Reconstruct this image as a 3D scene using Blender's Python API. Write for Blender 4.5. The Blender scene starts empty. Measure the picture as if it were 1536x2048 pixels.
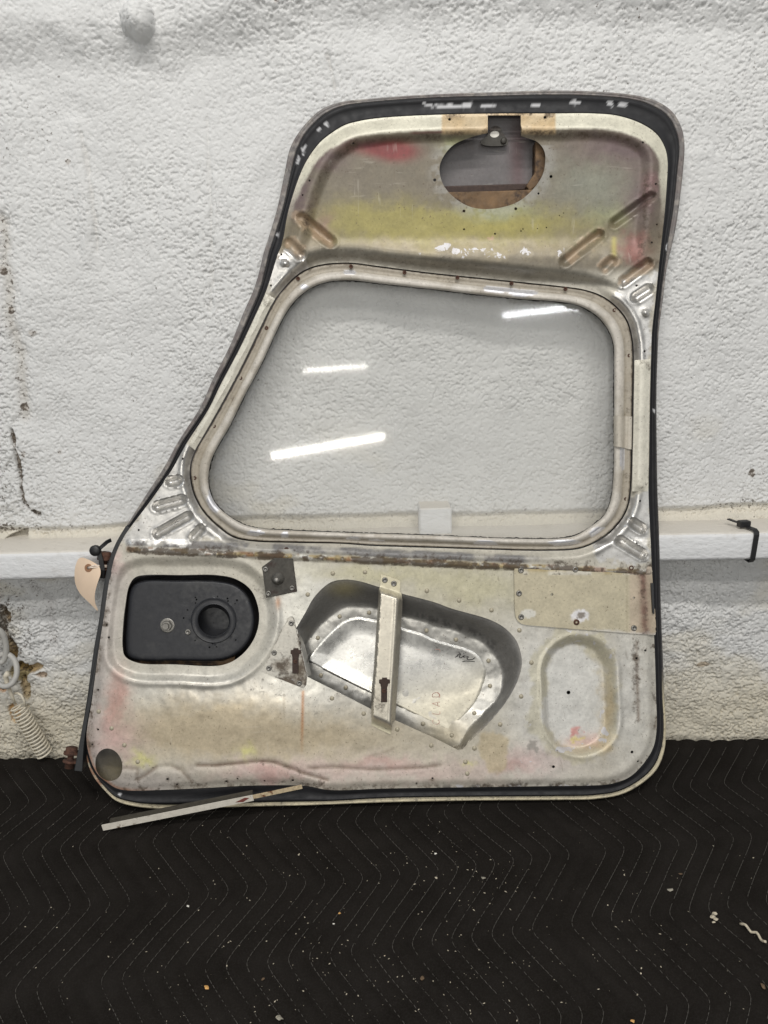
import bpy, bmesh, math, random
import numpy as np
from mathutils import Vector, Matrix
from mathutils.geometry import delaunay_2d_cdt

random.seed(7)
rng = np.random.default_rng(11)
SC = bpy.context.scene
COL = SC.collection

# ------------------------------------------------------------------ camera
F_PX, PW, PH = 1500.0, 1536.0, 2048.0
PITCH, ROLL, CAM_D, CAM_H = math.radians(15), math.radians(-1.6), 1.156, 0.725
FW = np.array([0, math.cos(PITCH), -math.sin(PITCH)])
R0 = np.array([1.0, 0, 0]); U0 = np.cross(R0, FW)
RT = math.cos(ROLL) * R0 + math.sin(ROLL) * U0
UP = -math.sin(ROLL) * R0 + math.cos(ROLL) * U0
CAM = np.array([0, -CAM_D, CAM_H])
cd = bpy.data.cameras.new('camera'); co = bpy.data.objects.new('camera', cd); COL.objects.link(co)
cd.sensor_fit = 'VERTICAL'; cd.sensor_height = 36.0; cd.lens = 36.0 * F_PX / PH
cd.clip_start = 0.01; cd.clip_end = 100
m = Matrix.Identity(4)
for i in range(3):
    m[i][0] = RT[i]; m[i][1] = UP[i]; m[i][2] = -FW[i]; m[i][3] = CAM[i]
co.matrix_world = m
SC.camera = co

# ------------------------------------------------------------------ world and lamps
wd = bpy.data.worlds.new('World'); SC.world = wd; wd.use_nodes = True
wd.node_tree.nodes['Background'].inputs[0].default_value = (0.93, 0.97, 1.0, 1)
wd.node_tree.nodes['Background'].inputs[1].default_value = 0.26

def strip(name, p0, p1, width, power, color, target=None):
    """a fluorescent/LED tube lamp, or the added fill panel, from p0 to p1"""
    p0, p1 = Vector(p0), Vector(p1)
    d = bpy.data.lights.new(name, 'AREA'); d.shape = 'RECTANGLE'
    d.size = (p1 - p0).length; d.size_y = width; d.energy = power; d.color = color
    o = bpy.data.objects.new(name, d); COL.objects.link(o)
    c = (p0 + p1) / 2; x = (p1 - p0).normalized()
    t = Vector(target) if target is not None else c + Vector((0, 0, -1))
    z = (c - t).normalized(); z = (z - x * z.dot(x)).normalized(); y = z.cross(x)
    mm = Matrix((x, y, z)).transposed().to_4x4(); mm.translation = c
    o.matrix_world = mm
    return o
# two rows of workshop tubes overhead, a cool row to the left, an added unseen fill panel behind the camera
strip('tube_lamp', (-0.9, -1.75, 2.60), (1.0, -1.70, 2.60), 0.10, 36.0, (1.0, 0.975, 0.94), (0.05, 0, 0.45))
strip('tube_lamp', (-1.6, -3.10, 2.90), (1.7, -3.00, 2.90), 0.12, 36.0, (1.0, 0.97, 0.93), (0.0, 0, 0.4))
strip('tube_lamp', (-2.3, -0.4, 1.9), (-2.0, -1.8, 1.9), 0.30, 3.5, (0.80, 0.89, 1.0), (-0.4, 0, 0.3))
strip('front_fill_light', (-2.7, -4.0, 1.15), (2.4, -4.0, 1.15), 2.1, 26.0, (1.0, 0.98, 0.95), (-0.3, 0, 1.1))
# far tube lamps that the window pane mirrors
strip('far_tube_lamp', (-0.61, -3.2, 1.160), (-0.15, -3.2, 1.180), 0.009, 1.7, (1.0, 0.96, 0.88), (0, 0, 0.6))
strip('far_tube_lamp', (-0.85, -3.2, 0.660), (-0.05, -3.2, 0.760), 0.019, 9.5, (1.0, 0.96, 0.88), (0, 0, 0.4))
strip('far_tube_lamp', (0.84, -3.2, 1.480), (1.43, -3.2, 1.540), 0.016, 3.6, (0.96, 0.98, 1.0), (0.2, 0, 0.7))

SC.view_settings.view_transform = 'Standard'
try: SC.view_settings.look = 'None'
except Exception: pass
SC.view_settings.exposure = -0.10; SC.view_settings.gamma = 1.0
SC.view_settings.use_curve_mapping = False
SC.render.engine = 'CYCLES'
SC.cycles.use_denoising = True
SC.cycles.max_bounces = 8; SC.cycles.transparent_max_bounces = 12
SC.cycles.caustics_reflective = False; SC.cycles.caustics_refractive = False

# ------------------------------------------------------------------ pixel rays -> places in the world
def rays(px):
    px = np.asarray(px, float)
    return FW[None] + ((px[:, 0] - PW / 2) / F_PX)[:, None] * RT - ((px[:, 1] - PH / 2) / F_PX)[:, None] * UP
def on_floor(px, z=0.0):
    k = rays(px); return CAM + k * ((z - CAM[2]) / k[:, 2])[:, None]
def on_wall(px, y=0.0):
    k = rays(px); return CAM + k * ((y - CAM[1]) / k[:, 1])[:, None]
LEAN = math.radians(6.5)
DO = np.array([0.0, -0.140, 0.0])
DU = np.array([1.0, 0, 0]); DV = np.array([0, math.sin(LEAN), math.cos(LEAN)]); DN = np.array([0, -math.cos(LEAN), math.sin(LEAN)])
V0, KC = 0.60, 0.167
def on_door(px, w=0.0):
    """door-surface point (its own frame, origin DO) whose offset from the curved door surface is w"""
    k = rays(px); w = np.broadcast_to(np.asarray(w, float), (len(k),))
    kn = k @ DN; c = CAM - DO; cn = c @ DN; cv = c @ DV; kv = k @ DV
    n = w.copy()
    for _ in range(16):
        t = (n - cn) / kn
        v = cv + t * kv
        n = w + KC * (v - V0) ** 2
    t = (n - cn) / kn
    return c + k * t[:, None]
def door_frame(px, w=0.0):
    p = on_door([px], w)[0]
    v = p @ DV; s = 2 * KC * (v - V0)
    vv = DV + s * DN; vv /= np.linalg.norm(vv)
    nn = np.cross(DU, vv)
    mm = Matrix.Identity(4)
    for i in range(3):
        mm[i][0] = DU[i]; mm[i][1] = vv[i]; mm[i][2] = nn[i]; mm[i][3] = p[i]
    return mm

# ------------------------------------------------------------------ small numeric helpers
def lin(c):
    c = np.asarray(c, float) / 255.0
    return np.where(c <= 0.04045, c / 12.92, ((c + 0.055) / 1.055) ** 2.4)
def L4(r, g, b): return tuple(lin((r, g, b))) + (1.0,)
def sst(a, b, x):
    t = np.clip((x - a) / (b - a), 0, 1); return t * t * (3 - 2 * t)
def _h(ix, iy, seed):
    n = (ix.astype(np.int64) * 374761393 + iy.astype(np.int64) * 668265263 + seed * 144269) & 0x7fffffff
    n = ((n ^ (n >> 13)) * 1274126177) & 0x7fffffff
    n = (n ^ (n >> 16)) & 0xffff
    return n / 65535.0
def vnoise(x, y, seed=0):
    ix = np.floor(x); iy = np.floor(y); fx = x - ix; fy = y - iy
    ix = ix.astype(np.int64); iy = iy.astype(np.int64)
    fx = fx * fx * fx * (fx * (fx * 6 - 15) + 10); fy = fy * fy * fy * (fy * (fy * 6 - 15) + 10)
    a = _h(ix, iy, seed); b = _h(ix + 1, iy, seed); c = _h(ix, iy + 1, seed); d = _h(ix + 1, iy + 1, seed)
    return (a + (b - a) * fx) * (1 - fy) + (c + (d - c) * fx) * fy
def fbm(x, y, oct=4, seed=0):
    s = 0; a = 0.5; t = 0
    for i in range(oct):
        s = s + a * vnoise(x, y, seed + i * 17); t += a; a *= 0.55; x, y = 2.03 * (0.80 * x - 0.60 * y) + 11.3, 2.03 * (0.60 * x + 0.80 * y) + 5.7
    return s / t
def inside(P, poly):
    x, y = P[:, 0], P[:, 1]; r = np.zeros(len(P), bool); q = np.asarray(poly, float); n = len(q)
    for i in range(n):
        x0, y0 = q[i]; x1, y1 = q[(i + 1) % n]
        if y0 == y1: continue
        c = ((y0 > y) != (y1 > y)) & (x < (x1 - x0) * (y - y0) / (y1 - y0) + x0)
        r ^= c
    return r
def pdist(P, poly, closed=True):
    q = np.asarray(poly, float); n = len(q); d2 = np.full(len(P), 1e18)
    for i in range(n if closed else n - 1):
        a = q[i]; b = q[(i + 1) % n]; e = b - a; L = e @ e
        if L < 1e-12: continue
        t = np.clip(((P - a) @ e) / L, 0, 1)
        r = P - a - t[:, None] * e
        d2 = np.minimum(d2, (r * r).sum(1))
    return np.sqrt(d2)
def smooth(pts, step=4.0, closed=True):
    """Catmull-Rom through the points, resampled about every step pixels"""
    q = np.asarray(pts, float); n = len(q); out = []
    for i in range(n if closed else n - 1):
        if closed: p0, p1, p2, p3 = q[i - 1], q[i], q[(i + 1) % n], q[(i + 2) % n]
        else: p0, p1, p2, p3 = q[max(i - 1, 0)], q[i], q[i + 1], q[min(i + 2, n - 1)]
        k = max(1, int(np.hypot(*(p2 - p1)[:2]) / step))
        d01 = max(np.linalg.norm(p1 - p0), 1e-6) ** .5; d12 = max(np.linalg.norm(p2 - p1), 1e-6) ** .5; d23 = max(np.linalg.norm(p3 - p2), 1e-6) ** .5
        m1 = (p2 - p1) + d12 * ((p1 - p0) / d01 - (p2 - p0) / (d01 + d12)) if np.any(p0 != p1) else (p2 - p1)
        m2 = (p2 - p1) + d12 * ((p3 - p2) / d23 - (p3 - p1) / (d12 + d23)) if np.any(p3 != p2) else (p2 - p1)
        for j in range(k):
            t = j / k; t2 = t * t; t3 = t2 * t
            out.append((2 * t3 - 3 * t2 + 1) * p1 + (t3 - 2 * t2 + t) * m1 + (-2 * t3 + 3 * t2) * p2 + (t3 - t2) * m2)
    if not closed: out.append(q[-1])
    return np.array(out)
def resample(pts, step, closed=True):
    q = np.asarray(pts, float)
    if closed: q = np.vstack([q, q[:1]])
    s = np.r_[0, np.cumsum(np.hypot(*np.diff(q, axis=0).T))]
    n = max(3, int(s[-1] / step))
    t = np.linspace(0, s[-1], n, endpoint=not closed)
    return np.c_[np.interp(t, s, q[:, 0]), np.interp(t, s, q[:, 1])]
def offset(poly, d):
    """move a closed polygon's points outward (d>0) by d pixels"""
    q = np.asarray(poly, float)
    area = 0.5 * np.sum(q[:, 0] * np.roll(q[:, 1], -1) - np.roll(q[:, 0], -1) * q[:, 1])
    t = np.roll(q, -1, 0) - np.roll(q, 1, 0); t /= np.maximum(np.linalg.norm(t, axis=1), 1e-9)[:, None]
    n = np.c_[t[:, 1], -t[:, 0]] * (1 if area > 0 else -1)
    return q + n * d
def circle(cx, cy, r, n=12, ry=None, rot=0.0):
    a = np.linspace(0, 2 * math.pi, n, endpoint=False); ry = r if ry is None else ry
    x = r * np.cos(a); y = ry * np.sin(a); c, s = math.cos(rot), math.sin(rot)
    return np.c_[cx + x * c - y * s, cy + x * s + y * c]
def capsule_d(P, x0, y0, x1, y1):
    a = np.array([x0, y0]); e = np.array([x1 - x0, y1 - y0]); L = max(e @ e, 1e-9)
    t = np.clip(((P - a) @ e) / L, 0, 1); r = P - a - t[:, None] * e
    return np.sqrt((r * r).sum(1))
def blob(P, cx, cy, rx, ry, rot=0.0):
    x = P[:, 0] - cx; y = P[:, 1] - cy; c, s = math.cos(rot), math.sin(rot)
    u = (x * c + y * s) / rx; v = (-x * s + y * c) / ry
    return np.exp(-(u * u + v * v))
def cmix(c, col, msk):
    return c * (1 - msk[:, None]) + np.asarray(col)[None] * msk[:, None]

# ------------------------------------------------------------------ object helpers
def tag(o, label=None, cat=None, group=None, kind=None):
    if label: o['label'] = label
    if cat: o['category'] = cat
    if group: o['group'] = group
    if kind: o['kind'] = kind
    return o
def link(name, me, parent=None, loc=None):
    o = bpy.data.objects.new(name, me); COL.objects.link(o)
    if parent is not None: o.parent = parent
    if loc is not None: o.location = loc
    return o
def make(name, verts, faces, mat, parent=None, col=None, msk=None, smooth_=True, loc=None):
    me = bpy.data.meshes.new(name)
    verts = np.asarray(verts, float)
    me.from_pydata(verts.tolist(), [], [list(map(int, f)) for f in faces])
    if smooth_: me.polygons.foreach_set('use_smooth', [True] * len(me.polygons))
    if col is not None:
        a = me.color_attributes.new('Col', 'FLOAT_COLOR', 'POINT')
        a.data.foreach_set('color', np.c_[col, np.ones(len(col))].astype(np.float32).ravel())
    if msk is not None:
        a = me.color_attributes.new('Mask', 'FLOAT_COLOR', 'POINT')
        a.data.foreach_set('color', np.c_[msk, np.ones(len(msk))].astype(np.float32).ravel())
    me.materials.append(mat); me.update()
    return link(name, me, parent, loc)
def thing(name, label, cat, loc, group=None):
    o = link(name, None); o.location = loc; o.empty_display_size = 0.05
    return tag(o, label, cat, group)

def region(outer, holes=(), step=4.0):
    """triangulate a pixel-space region with holes: (points, triangles)"""
    outer = np.asarray(outer, float); loops = [outer] + [np.asarray(h, float) for h in holes]
    pts = []; edges = []
    for lp in loops:
        b = len(pts); pts += lp.tolist(); n = len(lp)
        edges += [(b + i, b + (i + 1) % n) for i in range(n)]
    lo, hi = outer.min(0), outer.max(0)
    ys = np.arange(lo[1], hi[1], step * 0.866); g = []
    for i, y in enumerate(ys):
        xs = np.arange(lo[0] + (step / 2 if i % 2 else 0), hi[0], step)
        g.append(np.c_[xs, np.full(len(xs), y)])
    g = np.vstack(g)
    ok = inside(g, outer) & (pdist(g, outer) > step * 0.55)
    g = g[ok]
    for h in loops[1:]:
        bb0, bb1 = h.min(0) - step, h.max(0) + step
        near = np.all((g > bb0) & (g < bb1), axis=1)
        idx = np.where(near)[0]
        if len(idx) == 0: continue
        sub = g[idx]
        bad = inside(sub, h) | (pdist(sub, h) < step * 0.55)
        g = np.delete(g, idx[bad], axis=0)
    allp = [Vector(p) for p in pts] + [Vector(p) for p in g]
    vs, es, fs, *_ = delaunay_2d_cdt(allp, edges, [], 0, 1e-4)
    V = np.array([(v.x, v.y) for v in vs]); T = np.array([f for f in fs if len(f) == 3])
    cen = V[T].mean(1)
    keep = inside(cen, outer)
    for h in loops[1:]:
        bb0, bb1 = h.min(0), h.max(0)
        near = np.where(np.all((cen > bb0) & (cen < bb1), axis=1))[0]
        if len(near): keep[near[inside(cen[near], h)]] = False
    T = T[keep]
    # pixel y runs down: flip so that faces look at the viewer
    a = V[T]; cr = (a[:, 1, 0] - a[:, 0, 0]) * (a[:, 2, 1] - a[:, 0, 1]) - (a[:, 1, 1] - a[:, 0, 1]) * (a[:, 2, 0] - a[:, 0, 0])
    T[cr > 0] = T[cr > 0][:, ::-1]
    return V, T
def plate(name, poly, w, th, mat, parent, bevel=0.0006, col=None):
    """flat sheet-metal piece: outline in photograph pixels, front at w, thickness th"""
    top = on_door(poly, w); bot = top - DN * th
    n = len(poly); bm = bmesh.new()
    a = [bm.verts.new(p) for p in top]; b = [bm.verts.new(p) for p in bot]
    bm.faces.new(a); bm.faces.new(b[::-1])
    for i in range(n): bm.faces.new((a[i], b[i], b[(i + 1) % n], a[(i + 1) % n]))
    bmesh.ops.recalc_face_normals(bm, faces=bm.faces)
    me = bpy.data.meshes.new(name); bm.to_mesh(me); bm.free(); me.materials.append(mat)
    o = link(name, me, parent)
    if bevel:
        md = o.modifiers.new('bevel', 'BEVEL'); md.width = bevel; md.segments = 2; md.limit_method = 'ANGLE'
    return o
def lathe(prof, n=16):
    """(radius, height) profile turned about local z"""
    vs = []; fs = []
    for r, h in prof:
        for i in range(n):
            a = 2 * math.pi * i / n; vs.append((r * math.cos(a), r * math.sin(a), h))
    for k in range(len(prof) - 1):
        for i in range(n):
            fs.append((k * n + i, k * n + (i + 1) % n, (k + 1) * n + (i + 1) % n, (k + 1) * n + i))
    if prof[-1][0] > 1e-6: fs.append(tuple((len(prof) - 1) * n + i for i in range(n)))
    return vs, fs
def tube(path, r, n=8, closed=False, flat=None):
    """tube along a 3D path"""
    P = np.asarray(path, float); m_ = len(P); vs = []; fs = []
    T = np.roll(P, -1, 0) - np.roll(P, 1, 0)
    if not closed: T[0] = P[1] - P[0]; T[-1] = P[-1] - P[-2]
    T /= np.maximum(np.linalg.norm(T, axis=1), 1e-12)[:, None]
    u = np.cross(T[0], (0.3, 0.9, 0.31)); u /= np.linalg.norm(u)
    rr = np.broadcast_to(np.asarray(r, float), (m_,))
    for i in range(m_):
        u = u - T[i] * (u @ T[i]); u /= max(np.linalg.norm(u), 1e-9); v = np.cross(T[i], u)
        for j in range(n):
            a = 2 * math.pi * j / n
            vs.append(P[i] + rr[i] * (math.cos(a) * u + math.sin(a) * v))
    for i in range(m_ if closed else m_ - 1):
        for j in range(n):
            i2 = (i + 1) % m_
            fs.append((i * n + j, i * n + (j + 1) % n, i2 * n + (j + 1) % n, i2 * n + j))
    if not closed:
        fs.append(tuple(range(n))[::-1]); fs.append(tuple((m_ - 1) * n + j for j in range(n)))
    return vs, fs
class MB:
    def __init__(s): s.v = []; s.f = []
    def add(s, vf):
        b = len(s.v); s.v += [tuple(p) for p in vf[0]]; s.f += [tuple(i + b for i in f) for f in vf[1]]; return s
    def build(s, name, mat, parent=None, smooth_=True, loc=None): return make(name, s.v, s.f, mat, parent, smooth_=smooth_, loc=loc)
def box(c, ax, ay, az):
    c, ax, ay, az = [np.asarray(q, float) for q in (c, ax, ay, az)]
    vs = [c + i * ax + j * ay + k * az for k in (-1, 1) for j in (-1, 1) for i in (-1, 1)]
    return vs, [(0, 2, 3, 1), (4, 5, 7, 6), (0, 1, 5, 4), (2, 6, 7, 3), (0, 4, 6, 2), (1, 3, 7, 5)]

# ------------------------------------------------------------------ materials
class NT:
    def __init__(s, name):
        s.m = bpy.data.materials.new(name); s.m.use_nodes = True; s.t = s.m.node_tree
        s.b = s.t.nodes['Principled BSDF']; s.out = s.t.nodes['Material Output']
        s.tc = s.n('ShaderNodeTexCoord')
    def n(s, typ, **kw):
        x = s.t.nodes.new(typ)
        for k, v in kw.items(): setattr(x, k, v)
        return x
    def l(s, a, b): s.t.links.new(a, b)
    def set(s, sock, v):
        if hasattr(v, 'is_output') or isinstance(v, bpy.types.NodeSocket): s.l(v, sock)
        else: sock.default_value = v
    def noise(s, scale, detail=4, rough=0.55, stretch=None, dist=0.0):
        v = s.tc.outputs['Object']
        if stretch:
            mp = s.n('ShaderNodeMapping'); mp.inputs['Scale'].default_value = stretch; s.l(v, mp.inputs['Vector']); v = mp.outputs[0]
        x = s.n('ShaderNodeTexNoise'); x.inputs['Scale'].default_value = scale; x.inputs['Detail'].default_value = detail
        x.inputs['Roughness'].default_value = rough; x.inputs['Distortion'].default_value = dist
        s.l(v, x.inputs['Vector']); return x.outputs['Fac']
    def math(s, op, a, b=0.0, clamp=False):
        x = s.n('ShaderNodeMath', operation=op, use_clamp=clamp); s.set(x.inputs[0], a); s.set(x.inputs[1], b); return x.outputs[0]
    def rng(s, v, a, b, c, d):
        x = s.n('ShaderNodeMapRange'); s.set(x.inputs[0], v)
        for i, q in enumerate((a, b, c, d)): s.set(x.inputs[i + 1], q)
        return x.outputs[0]
    def mix(s, f, a, b, mode='MIX'):
        x = s.n('ShaderNodeMix', data_type='RGBA', blend_type=mode)
        s.set(x.inputs[0], f); s.set(x.inputs[6], a); s.set(x.inputs[7], b); return x.outputs[2]
    def attr(s, name):
        x = s.n('ShaderNodeVertexColor'); x.layer_name = name; return x.outputs['Color']
    def sep(s, c):
        x = s.n('ShaderNodeSeparateColor'); s.l(c, x.inputs[0]); return x.outputs
    def bump(s, h, strength, dist, prev=None):
        x = s.n('ShaderNodeBump'); s.set(x.inputs['Height'], h); x.inputs['Strength'].default_value = strength; x.inputs['Distance'].default_value = dist
        if prev is not None: s.l(prev, x.inputs['Normal'])
        return x.outputs[0]
    def fin(s, base=None, rough=None, metal=None, normal=None, spec=None):
        for k, v in (('Base Color', base), ('Roughness', rough), ('Metallic', metal), ('Normal', normal), ('Specular IOR Level', spec)):
            if v is not None: s.set(s.b.inputs[k], v)
        return s.m

def mat_simple(name, col, rough=0.5, metal=0.0, var=0.2, scale=120, bump=0.15, bdist=0.0006, dirt=None, dirt_amt=0.0, spec=0.5):
    t = NT(name); n1 = t.noise(scale, 6, 0.6); n2 = t.noise(scale * 5, 4, 0.6)
    f = t.rng(n1, 0.3, 0.7, 1 - var, 1 + var)
    c = t.n('ShaderNodeMix', data_type='RGBA', blend_type='MULTIPLY'); c.inputs[0].default_value = 1
    c.inputs[6].default_value = col
    cmb = t.n('ShaderNodeCombineColor'); [t.l(f, cmb.inputs[i]) for i in range(3)]; t.l(cmb.outputs[0], c.inputs[7])
    base = c.outputs[2]
    if dirt:
        dm = t.rng(t.noise(scale * 0.6, 8, 0.65), 0.62 - dirt_amt * 0.25, 0.72 - dirt_amt * 0.25, 0, 1)
        base = t.mix(dm, base, dirt)
    return t.fin(base, t.rng(n2, 0.3, 0.7, max(rough - 0.1, 0.05), min(rough + 0.12, 1)), metal, t.bump(n2, bump, bdist), spec)

def mat_paint(name):
    """worn paint over aluminium, driven by the Col and Mask attributes"""
    t = NT(name); col = t.attr('Col'); mr, mg, mb = t.sep(t.attr('Mask'))[:3]
    n1 = t.noise(45, 7, 0.6); n2 = t.noise(230, 5, 0.6); n3 = t.noise(420, 4, 0.6)
    f = t.math('MULTIPLY', t.rng(n1, 0.3, 0.7, 0.88, 1.11), t.rng(n2, 0.3, 0.7, 0.88, 1.10))
    cmb = t.n('ShaderNodeCombineColor'); [t.l(f, cmb.inputs[i]) for i in range(3)]
    base = t.mix(1.0, col, cmb.outputs[0], 'MULTIPLY')
    # chipped-off paint: bright undercoat and metal
    fl = t.rng(t.math('ADD', t.noise(75, 9, 0.62, dist=0.6), t.math('MULTIPLY', mg, 0.55)), 0.82, 0.85, 0, 1)
    base = t.mix(fl, base, L4(200, 198, 199))
    # grime
    d1 = t.rng(t.math('ADD', t.noise(120, 10, 0.74), t.math('MULTIPLY', mb, 0.50)), 0.74, 0.92, 0, 0.85)
    base = t.mix(d1, base, L4(66, 54, 43))
    d2 = t.rng(t.math('ADD', t.noise(28, 8, 0.7), t.math('MULTIPLY', mb, 0.30)), 0.60, 0.88, 0, 0.30)
    base = t.mix(d2, base, L4(120, 104, 84))
    # sparse fine specks everywhere, and long scratches in two directions
    sp = t.rng(t.noise(330, 4, 0.55), 0.64, 0.70, 0, 0.6)
    base = t.mix(sp, base, L4(84, 68, 54))
    s1 = t.rng(t.noise(130, 3, 0.6, (0.16, 1, 1)), 0.66, 0.74, 0, 0.16)
    s2 = t.rng(t.noise(150, 3, 0.6, (1, 1, 0.14)), 0.66, 0.74, 0, 0.16)
    base = t.mix(t.math('MAXIMUM', s1, s2), base, L4(214, 208, 196))
    s3 = t.rng(t.noise(140, 3, 0.6, (1, 1, 0.12), 0.5), 0.31, 0.25, 0, 0.35)
    base = t.mix(s3, base, L4(104, 90, 72))
    met = t.math('MULTIPLY', t.math('MAXIMUM', mr, 0.0), t.math('SUBTRACT', 1.0, d1, True))
    rg = t.math('SUBTRACT', t.rng(n1, 0.3, 0.7, 0.36, 0.54), t.math('MULTIPLY', mr, 0.12))
    rg = t.math('SUBTRACT', rg, t.rng(mr, 0.86, 1.0, 0, 0.03))
    rg = t.math('ADD', rg, t.math('MULTIPLY', d1, 0.3))
    nb = t.bump(n1, 0.16, 0.0010)
    nb = t.bump(n3, 0.10, 0.0004, nb)
    return t.fin(base, rg, met, nb, 0.5)

M = {}
M['paint'] = mat_paint('worn_cream_paint')
M['rubber'] = (lambda t: t.fin(t.mix(t.rng(t.noise(60, 8, 0.65), 0.58, 0.78, 0, 0.35), t.attr('Col'), L4(60, 58, 57)), t.rng(t.noise(90, 5), 0.3, 0.7, 0.55, 0.75), 0.0, t.bump(t.noise(300, 4), 0.15, 0.0005)))(NT('black_rubber'))
M['rim'] = (lambda t: t.fin(t.mix(t.rng(t.noise(140, 9, 0.7), 0.52, 0.66, 0, 0.7), t.attr('Col'), L4(74, 70, 68)), t.rng(t.noise(90, 5), 0.3, 0.7, 0.4, 0.7), 0.1, t.bump(t.noise(200, 6), 0.4, 0.001)))(NT('worn_metal_edge'))
M['strap'] = mat_simple('black_painted_steel', L4(44, 45, 46), 0.5, 0.0, 0.15, 80)
M['black'] = mat_simple('black_plastic', L4(37, 38, 42), 0.42, 0.0, 0.12, 30, 0.2, 0.0003, L4(56, 56, 57), 0.25)
M['dark'] = mat_simple('dark_gap', L4(22, 21, 20), 0.8)
M['alu'] = mat_simple('bare_aluminium', (0.70, 0.69, 0.67, 1), 0.34, 1.0, 0.08, 40, 0.12, 0.0004, (0.25, 0.22, 0.18, 1), 0.05)
M['bracket'] = mat_simple('corroded_bracket', (0.62, 0.60, 0.56, 1), 0.38, 0.85, 0.10, 90, 0.3, 0.0006, (0.07, 0.05, 0.035, 1), 0.42)
M['steel'] = mat_simple('dull_steel', (0.26, 0.25, 0.23, 1), 0.45, 0.85, 0.2, 150)
M['rivet'] = mat_simple('rivet_metal', L4(172, 164, 144), 0.45, 0.2, 0.15, 200)
M['rust'] = mat_simple('rusty_steel', L4(88, 60, 47), 0.8, 0.1, 0.35, 200, 0.6, 0.001, L4(60, 38, 30), 0.5)
M['plate'] = mat_simple('dark_stained_plate', L4(66, 63, 57), 0.5, 0.2, 0.35, 60, 0.2, 0.0005, L4(48, 30, 22), 0.35)
M['clip'] = mat_simple('dark_clip', L4(58, 44, 38), 0.5, 0.4, 0.3, 200)
M['skin'] = mat_simple('grey_inner_skin', L4(112, 107, 104), 0.6, 0.0, 0.2, 25, 0.2, 0.0008, L4(80, 58, 54), 0.35)
M['rib'] = mat_simple('brown_rib', L4(112, 88, 62), 0.7, 0.0, 0.45, 45, 0.4, 0.001, L4(46, 32, 25), 0.6)
M['white'] = mat_simple('white_rail_paint', (0.72, 0.72, 0.71, 1), 0.5, 0.0, 0.03, 60, 0.5, 0.0022, L4(150, 140, 128), 0.0)
M['tie'] = mat_simple('black_nylon', L4(30, 30, 31), 0.45)
M['paper'] = mat_simple('manila_paper', L4(233, 208, 182), 0.85, 0.0, 0.04, 40, 0.1, 0.0003)
M['eyelet'] = mat_simple('brown_card_ring', L4(150, 112, 84), 0.7)
M['string'] = mat_simple('pale_string', L4(225, 210, 195), 0.8)
M['coil'] = mat_simple('painted_coil', L4(214, 206, 188), 0.5, 0.0, 0.1, 150)
M['chain'] = mat_simple('painted_chain', L4(182, 180, 175), 0.5, 0.0, 0.1, 100)
M['ink'] = mat_simple('black_ink', L4(38, 36, 36), 0.6)
M['redink'] = mat_simple('faded_red_ink', L4(202, 150, 136), 0.6)
M['thread'] = mat_simple('grey_thread', L4(78, 75, 70), 0.9)
M['crumb'] = mat_simple('pale_crumb', L4(190, 180, 160), 0.9, 0.0, 0.3, 300)
M['crumb_tan'] = mat_simple('tan_chip', L4(205, 158, 96), 0.9, 0.0, 0.2, 300)
M['crumb_grey'] = mat_simple('grey_chip', L4(150, 145, 132), 0.9, 0.0, 0.2, 300)
M['crumb_dark'] = mat_simple('brown_chip', L4(105, 86, 66), 0.9, 0.0, 0.2, 300)
M['crumb_white'] = mat_simple('white_chip', L4(228, 225, 216), 0.9, 0.0, 0.1, 300)

def mat_wall():
    t = NT('sprayed_white_wall'); col = t.attr('Col'); mr, mg, mb = t.sep(t.attr('Mask'))[:3]
    n1 = t.noise(185, 4, 0.6); h = t.math('ADD', t.noise(420, 4, 0.65), t.noise(260, 3, 0.6))
    f = t.rng(t.noise(9, 5, 0.6), 0.3, 0.7, 0.95, 1.04)
    cmb = t.n('ShaderNodeCombineColor'); [t.l(f, cmb.inputs[i]) for i in range(3)]
    base = t.mix(1.0, col, cmb.outputs[0], 'MULTIPLY')
    d = t.rng(t.math('SUBTRACT', t.math('MULTIPLY', mb, 0.33), n1), -0.26, -0.17, 0, 0.85)
    base = t.mix(d, base, L4(78, 66, 54))
    x = t.n('ShaderNodeBump'); t.l(h, x.inputs['Height']); x.inputs['Distance'].default_value = 0.0013; x.inputs['Strength'].default_value = 0.5
    return t.fin(base, 0.72, 0.0, x.outputs[0], 0.3)
M['wall'] = mat_wall()
def mat_rail():
    t = NT('white_rail_paint_orange_peel'); n1 = t.noise(170, 4, 0.5, (0.55, 1, 1)); n2 = t.noise(60, 5)
    nrm = t.n('ShaderNodeNewGeometry'); 
    sx = t.n('ShaderNodeSeparateXYZ'); t.l(nrm.outputs['True Normal'], sx.inputs[0])
    dust = t.rng(sx.outputs['Z'], 0.5, 0.9, 0, 0.5)
    base = t.mix(dust, (0.72, 0.725, 0.73, 1), L4(205, 192, 168))
    pits = t.rng(n1, 0.33, 0.27, 0, 0.4)
    base = t.mix(pits, base, L4(120, 115, 110))
    base = t.mix(t.rng(t.noise(22, 8, 0.7), 0.55, 0.75, 0, 0.45), base, L4(168, 160, 146))
    return t.fin(base, 0.5, 0.0, t.bump(n1, 0.9, 0.0018), 0.4)
M['rail'] = mat_rail()
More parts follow.
